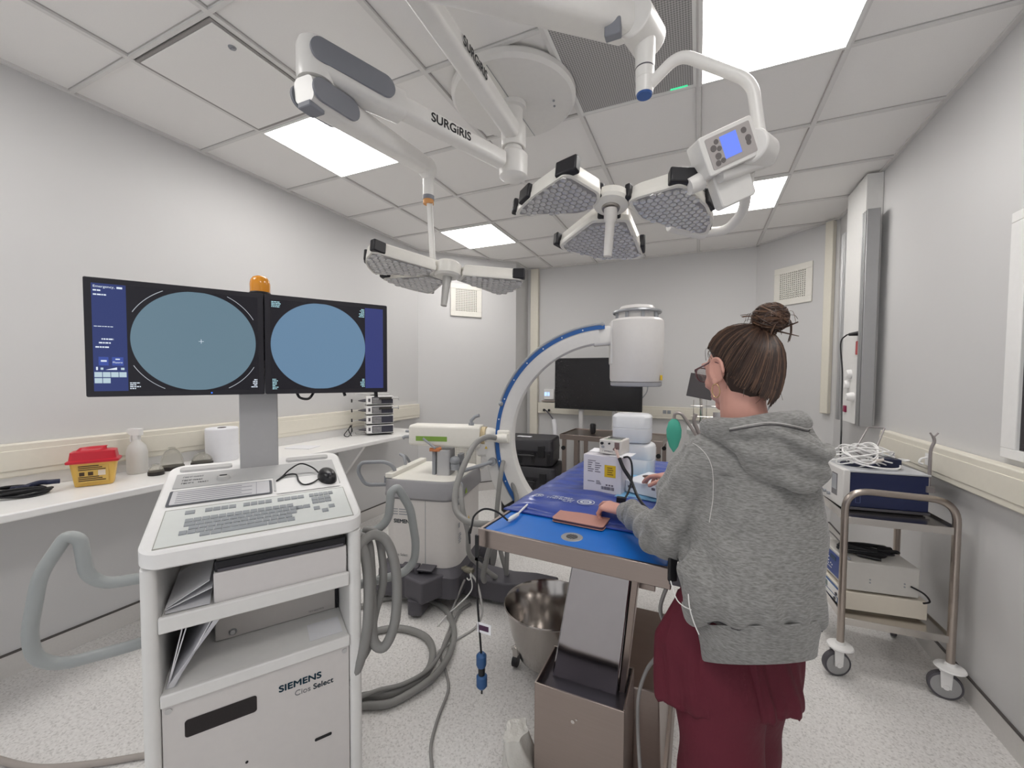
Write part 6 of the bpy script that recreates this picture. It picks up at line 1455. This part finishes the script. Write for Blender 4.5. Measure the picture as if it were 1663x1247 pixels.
# ---- hair: scalp cap, strands drawn up to a messy bun
hairM = bpy.data.materials.new('brown_hair'); hairM.use_nodes = True
nt = hairM.node_tree; bs = nt.nodes['Principled BSDF']; bs.inputs['Roughness'].default_value = .42; bs.inputs['Specular IOR Level'].default_value = .35
g_ = nt.nodes.new('ShaderNodeNewGeometry'); r = nt.nodes.new('ShaderNodeValToRGB'); nt.links.new(g_.outputs['Random Per Island'], r.inputs[0]); nt.links.new(r.outputs[0], bs.inputs['Base Color'])
r.color_ramp.elements[0].color = s2l((46, 34, 29)) + (1,); r.color_ramp.elements[1].color = s2l((112, 84, 66)) + (1,)
e = r.color_ramp.elements.new(.6); e.color = s2l((68, 50, 42)) + (1,)
HC = headC+Vector((.004, -.004, .002)); bun = RW(.600, .985, 1.614)
bunbase = HM @ Vector((.012, -.062, .090))
def on_head(th, ph, k=1.0):
    # th from crown, ph around (0 = face direction)
    if th < PI/2: sx, cz_ = math.sin(th), .090*math.cos(th)
    else: u_ = (th-PI/2)/.55; sx, cz_ = 1-.46*u_*u_, -.108*u_
    x = .079*sx*math.sin(ph); y = -.006+.092*sx*math.cos(ph); z = .022+cz_
    return HM @ Vector((x*k, -.012+(y+.012)*k, .022+(z-.022)*k))
random.seed(12)
m = MB(); N = 40; rings = []
for i in range(15):
    ring_ = []
    for j in range(N):
        ph = 2*PI*j/N; lim = 2.05 if abs(math.atan2(math.sin(ph), math.cos(ph))) > 1.75 else (2.05-1.02*max(0, (1.75-abs(math.atan2(math.sin(ph), math.cos(ph))))/.6) if abs(math.atan2(math.sin(ph), math.cos(ph))) > 1.15 else 1.03)
        ring_.append(tuple(on_head(.02+lim*i/14, ph, .985)))
    rings.append(ring_)
m.loft(rings)
hair = place(obj('hair', m, mat('scalp_hair', (52, 36, 29), .6, noise=.2, nscale=60), pr))
def hl_lim(ph):
    a = abs(math.atan2(math.sin(ph), math.cos(ph)))
    return 1.05 if a < 1.1 else (1.05+(1.55-1.05)*(a-1.1)/.5 if a < 1.6 else (1.55+(1.90-1.55)*(a-1.6)/.35 if a < 1.95 else 1.90+.22*(a-1.95)/1.19))
m = MB()
for k in range(2600):
    ph = random.uniform(0, 2*PI); lim = hl_lim(ph)*random.uniform(.93, 1.0) if random.random() < .7 else hl_lim(ph)*random.uniform(.3, .95)
    p0 = on_head(lim, ph); lift = random.uniform(1.0, 1.03); pts = []
    # straight blend across the skull in the head frame, pushed out to the surface
    loc0 = HM.inverted() @ p0; tgt = HM.inverted() @ bunbase
    wob = random.uniform(-.006, .006)
    for i in range(9):
        t = i/8; q = loc0.lerp(tgt, t); c = Vector((0, -.006, .022)); v = q-c
        # project on ellipsoid
        kz = .090 if v.z > 0 else .16
        L_ = math.sqrt((v.x/.079)**2+(v.y/.092)**2+(v.z/kz)**2); s_ = 1/max(.2, L_)
        q = c+v*s_*(lift+.02*math.sin(PI*t)); q.x += wob*math.sin(PI*t)
        pts.append(HM @ q)
    r0 = random.uniform(.0007, .0016)
    m.tube(pts, [r0*.7]+[r0]*7+[r0*.6], 4)
obj('hair_strands', m, hairM, hair, kind='stuff')
m = MB(); m.ball(tuple(bun), (.034, .034, .029), 20, 14)
for k in range(240):
    a = random.uniform(0, 2*PI); ti = random.uniform(-1.0, 1.0); nrm = Vector((random.gauss(0, .5), random.gauss(0, .5), 1)).normalized(); u = nrm.orthogonal().normalized(); w_ = nrm.cross(u)
    ln = random.uniform(1.2, 3.6); ht = random.uniform(-.022, .024); R_ = math.sqrt(max(.0001, .036**2-ht**2))*random.uniform(.97, 1.12); pts = []
    for i in range(10):
        t = a+ln*i/9; pts.append(bun+u*R_*math.cos(t)+w_*R_*math.sin(t)+nrm*ht+Vector((0, 0, -.002)))
    r0 = random.uniform(.0012, .0030); m.tube(pts, [r0*.5]+[r0]*8+[r0*.5], 5)
for k in range(90):   # strands from the skull into the bun
    s0 = bunbase+Vector((random.gauss(0, .02), random.gauss(0, .02), random.gauss(-.012, .006))); e0 = bun+Vector((random.gauss(0, .018), random.gauss(0, .018), -.016))
    m.tube([s0, (s0+e0)/2+Vector((random.gauss(0, .004),)*3), e0], [.001, .0026, .0015], 5)
obj('hair_bun', m, hairM, hair, label='messy topknot bun')
m = MB()
for (st, pts) in ((0, [(1.0, .0), ]),): pass
for k in range(46):   # flyaway wisps
    if k < 26:
        a = random.uniform(0, 2*PI); s0 = bun+Vector((.032*math.cos(a), .032*math.sin(a), random.uniform(-.02, .02))); o_ = Vector((math.cos(a), math.sin(a), random.uniform(-.3, .5)))
        L_ = random.uniform(.015, .04); p1 = s0+o_*L_*.7; p2 = s0+o_*L_+Vector((0, 0, -L_*random.uniform(.2, 1.2)))
        m.tube(cr([s0, p1, p2], 4), .0006, 4)
    else:
        ph = random.uniform(0, 2*PI); s0 = on_head(hl_lim(ph)*.98, ph, 1.01); p1 = s0+Vector((0, 0, -.012))+(s0-HC).normalized()*.008; p2 = s0+Vector((random.gauss(0, .006), random.gauss(0, .006), -random.uniform(.02, .045)))+(s0-HC).normalized()*.006
        m.tube(cr([s0, p1, p2], 4), .0005, 4)
# two long loose locks by the bun and at the nape
for pts in ([bun+RR*.03, bun+RR*.048+upv*-.004, bun+RR*.052+upv*-.03, bun+RR*.047+upv*-.055], [bun-RR*.03+upv*.0, bun-RR*.055+upv*.004, bun-RR*.07+upv*.002], [HC+RR*.082+upv*-.04, HC+RR*.09+upv*-.055, HC+RR*.082+upv*-.085]):
    for q in range(4): 
        j = Vector((random.gauss(0, .002), random.gauss(0, .002), random.gauss(0, .002))); m.tube(cr([p+j for p in pts], 5), .0009, 4)
obj('loose_wisps', m, hairM, hair, kind='stuff')

# ---- sweatshirt
b = MB()
HR = [(.562, .945, .130, .100, .868), (.557, .945, .150, .112, .885), (.553, .95, .160, .118, .93), (.556, .965, .166, .122, 1.0), (.582, .99, .156, .128, 1.10), (.584, 1.01, .150, .122, 1.20), (.572, 1.015, .145, .105, 1.28), (.57, 1.02, .105, .085, 1.325), (.565, 1.02, .070, .065, 1.355)]
b.loft([ering((x, d), a, bb, z, 56, (.06, .06, .05, .02)[i] if i < 4 else 0) for i, (x, d, a, bb, z) in enumerate(HR)])
def sleeve(pts, rs): b.tube(cr(pts, 6), [rs[0]+(rs[-1]-rs[0])*0 for _ in range(0)] or [None]*0 or interp(rs, 6), 24)
def interp(rs, k):
    out = []
    for i in range(len(rs)-1):
        for j in range(k): out.append(rs[i]+(rs[i+1]-rs[i])*j/k)
    out.append(rs[-1]); return out
sleeve([RW(.545, 1.01, 1.285), RW(.485, 1.01, 1.262), Vector((-.020, 1.135, 1.175)), Vector((-.055, 1.140, 1.075)), Vector((-.082, 1.160, 1.028)), Vector((-.120, 1.225, 1.022)), Vector((-.175, 1.31, 1.015)), Vector((-.208, 1.362, 1.010))], [.055, .070, .068, .066, .062, .052, .040, .034])
sleeve([RW(.60, 1.03, 1.285), Vector((.225, 1.235, 1.262)), Vector((.215, 1.31, 1.17)), Vector((.18, 1.40, 1.08)), Vector((.13, 1.45, 1.06)), Vector((.04, 1.53, 1.07)), Vector((-.02, 1.585, 1.075))], [.05, .068, .064, .060, .055, .044, .034])
hoodie = None
def fold(co, n):
    z = co.z; x = (co.x-.13); v = 0
    q = RW(0, 0, 0); xr = co.dot(RR); 
    if z < 1.08 and co.x > -.02 and co.y < 1.33:    # vertical gathers above the hem
        k = min(1, (1.08-z)/.17); v += .0065*k*math.sin(xr*95+1.6*math.sin(z*14))
        v += .004*k*math.sin(xr*47+z*9)
    v += .006*mnoise.noise(Vector((co.x*9, co.y*9, co.z*5)))
    # diagonal drag lines from the left armpit to the waist
    v += .0045*max(0, 1-abs(z-1.05)/.22)*math.sin((xr*.8+z*.6)*70)*max(0, min(1, (.60-xr)/.12))
    q2 = co.dot(RR)
    # crease where the sleeve meets the torso, running from the armpit to the elbow
    ln = abs((q2-.455)-(1.17-z)*-.30) if 1.0 < z < 1.24 else 1
    if ln < .03 and co.dot(WW) < 1.0: v -= .011*(1-ln/.03)**1.5
    if co.x < -.02: v += .0050*math.sin((co.y*.8-co.x*.6+z*.5)*85)+.003*math.sin((co.x+z)*60)
    return v
hoodie = bake('sweatshirt', b, M_hood, pr, .006, 5, .5, fold)
# hood lying on the back
b = MB()
b.tube([RW(.570+.105*math.cos(t), 1.005+.085*math.sin(t), 1.352+.012*math.cos(t)) for t in [math.radians(a) for a in range(150, 391, 12)]], [.016+.018*math.sin(PI*i/20) for i in range(21)], 18)
b.ball((0, 0, 0), (.098, .046, .070), 28, 18, M=axes(RW(.592, .918, 1.292), RR, WW) @ Matrix.Rotation(math.radians(-10), 4, 'X'))
b.ball((0, 0, 0), (.060, .040, .050), 28, 18, M=axes(RW(.630, .905, 1.262), RR, WW))
b.tube(cr([RW(.478, .99, 1.34), RW(.50, .935, 1.315), RW(.55, .900, 1.275), RW(.615, .880, 1.235), RW(.675, .905, 1.25), RW(.700, .96, 1.30), RW(.69, 1.0, 1.35)], 6), [.020]*37, 14)
def fold2(co, n): return .005*mnoise.noise(co*14)+.002*math.sin(co.z*120+co.dot(RR)*30)
b.tube(cr([RW(.560, .888, 1.352), RW(.605, .872, 1.325), RW(.650, .870, 1.300), RW(.680, .885, 1.300), RW(.690, .91, 1.315)], 6), [.006]+[.011]*23+[.004], 12)
hd = bake('hood', b, M_hood, hoodie, .005, 6, .5, fold2)
for nm, pts, rr, mm in (('hood_seam', [RW(.478, .945, 1.348), RW(.508, .896, 1.360), RW(.552, .878, 1.368), RW(.60, .884, 1.362), RW(.645, .892, 1.358), RW(.685, .925, 1.362)], .0022, mat('seam_pale', (206, 202, 200), .8)), ('hood_crease_shade', [RW(.478, .945, 1.343), RW(.508, .896, 1.355), RW(.552, .877, 1.363), RW(.60, .883, 1.357), RW(.645, .891, 1.353), RW(.685, .924, 1.357)], .0026, mat('seam_and_crease_shade', (72, 70, 72), .9))):
    pts = []
# ribbed hem band
m = MB(); rings = []
for z, k, dz_ in ((.780, .98, 0), (.784, 1.0, 0), (.82, 1.02, 0), (.862, 1.07, 0), (.872, 1.06, 0), (.866, 1.0, 0), (.784, .965, 0)):
    n = 160; rr_ = []
    for i in range(n):
        t = 2*PI*i/n; rib = 1+.006*math.sin(80*t)
        rr_.append(tuple(RW(.563+.128*k*rib*math.cos(t), .945+.106*k*rib*math.sin(t), z+.014-.060*math.sin(t)+.010*math.cos(t))))
    rings.append(rr_)
m.loft(rings, cap=False); place(obj('hem_band', m, M_hood, hoodie))
for wr, d in ((Vector((-.208, 1.362, 1.010)), (Vector((-.222, 1.385, 1.008))-Vector((-.175, 1.31, 1.015))).normalized()), (Vector((-.02, 1.585, 1.075)), (wrR-Vector((.04, 1.53, 1.07))).normalized())):
    m = MB(); m.tube([wr-d*.035, wr-d*.025, wr+d*.012, wr+d*.022, wr+d*.020], [.036, .038, .034, .031, .024], 32); place(obj('cuff', m, M_hood, hoodie))
# seams and hood crease line laid on the surface of the garment
from mathutils.bvhtree import BVHTree
def tree(o):
    return BVHTree.FromPolygons([v.co+PO for v in o.data.vertices], [tuple(p.vertices) for p in o.data.polygons])
BH, BD = tree(hoodie), tree(hd)
def stitch(name, trees, pts, rr, mm, off=.0):
    out = []
    for q in cr([(x, 0, z) for x, z in pts], 8):
        o_ = RW(q.x, .4, q.z); best = None
        for t_ in trees:
            h_ = t_.ray_cast(o_, WW)
            if h_[0] is not None and (best is None or h_[3] < best[1]): best = (h_[0], h_[3])
        if best: out.append(best[0]-WW*(rr*.2+off))
    if len(out) > 2:
        m = MB(); m.tube(out, rr, 6); place(obj(name, m, mm, pr))
M_sp, M_sd = mat('seam_pale', (176, 174, 172), .8), mat('seam_and_crease_shade', (62, 60, 61), .9)
stitch('shoulder_seam', [BH], [(.418, 1.304), (.428, 1.300), (.444, 1.273), (.4545, 1.227), (.456, 1.172), (.448, 1.12)], .0009, M_sp)
stitch('hood_seam', [BH, BD], [(.475, 1.350), (.51, 1.362), (.555, 1.368), (.60, 1.362), (.645, 1.352), (.672, 1.352)], .0011, M_sp)
stitch('hood_crease_shade', [BH, BD], [(.475, 1.345), (.51, 1.357), (.555, 1.363), (.60, 1.357), (.645, 1.347), (.672, 1.347)], .0016, M_sd)  # dark tube paints the shade inside the hood's fold
stitch('hem_seam', [BH], [(.425, .905), (.48, .918), (.54, .924), (.60, .92), (.66, .905), (.69, .89)], .0016, M_sd)
# ---- scrub top and trousers
b = MB()
b.loft([ering((.541, 1.02), .184, .114, .632, 56, .028), ering((.541, 1.02), .186, .114, .66, 56, .028), ering((.538, 1.025), .185, .095, .79, 56, .01), ering((.555, 1.02), .145, .085, .90, 56), ering((.57, 1.03), .12, .07, 1.0, 56)])
def fold3(co, n):
    k = max(0, min(1, (.95-co.z)/.3)); a = math.atan2((co.dot(WW)-1.0), (co.dot(RR)-.54)); return (.007*k*math.sin(9*a+2*math.sin(co.z*9))+.003*k*math.sin(23*a+co.z*20) if abs(n.z) < .7 else 0)
place_ = bake('scrub_top', b, M_scrub, pr, .006, 3, .5, fold3)
b = MB()
b.loft([ering((.505, 1.01), .100, .085, .80, 36), ering((.505, .995), .105, .100, .68, 36), ering((.50, .975), .098, .098, .50, 36), ering((.497, .985), .085, .085, .28, 36), ering((.495, 1.0), .080, .080, .10, 36)])
b.loft([ering((.595, 1.04), .095, .085, .80, 36), ering((.600, 1.05), .098, .100, .68, 36), ering((.605, 1.075), .098, .098, .50, 36), ering((.615, 1.08), .085, .085, .28, 36), ering((.625, 1.09), .080, .080, .10, 36)])
b.loft([ering((.548, 1.03), .140, .090, .70, 40), ering((.545, 1.035), .150, .080, .78, 40), ering((.545, 1.04), .140, .07, .9, 40)])
def fold4(co, n): return .004*math.sin(co.z*34+co.x*22)+.004*mnoise.noise(co*11)
bake('scrub_trousers', b, M_scrub, pr, .006, 4, .5, fold4)
for an in (anL, anR):
    m = MB(); Ms = axes(an+Vector((0, 0, -.085)), Vector((fdir.y, -fdir.x, 0)), fdir); rings = []
    for z, k in ((.0, 1), (.02, 1.03), (.045, .9), (.065, .62)): rings.append([tuple(Ms @ Vector((.042*k*math.cos(t), .045+(.125 if z < .05 else .09)*k*math.sin(t)*(1 if z < .05 else .7)-(.0 if z < .05 else .03), z))) for t in [2*PI*i/28 for i in range(28)]])
    m.loft(rings); place(obj('shoe', m, mat('white_clog', (220, 220, 218), .5), pr))
# badge holder and pale cord at the left hip
m = MB(); m.box(-.012, .012, -.006, .006, -.05, .03); o = obj('phone_holder', m, M_black, pr, bevel=.004); o.location = RW(.392, 1.03, .985)-PO; o.rotation_euler = (0, 0, .6)
m = MB(); m.tube(cr([RW(.352, .935, .985), RW(.358, .915, .955), RW(.372, .91, .940), RW(.392, .91, .930)], 6), .0013, 8); m.tube(cr([RW(.382, .905, .97), RW(.384, .90, .94), RW(.392, .895, .91), RW(.402, .89, .885)], 6), .0013, 8); place(obj('pale_cord', m, M_white, pr))
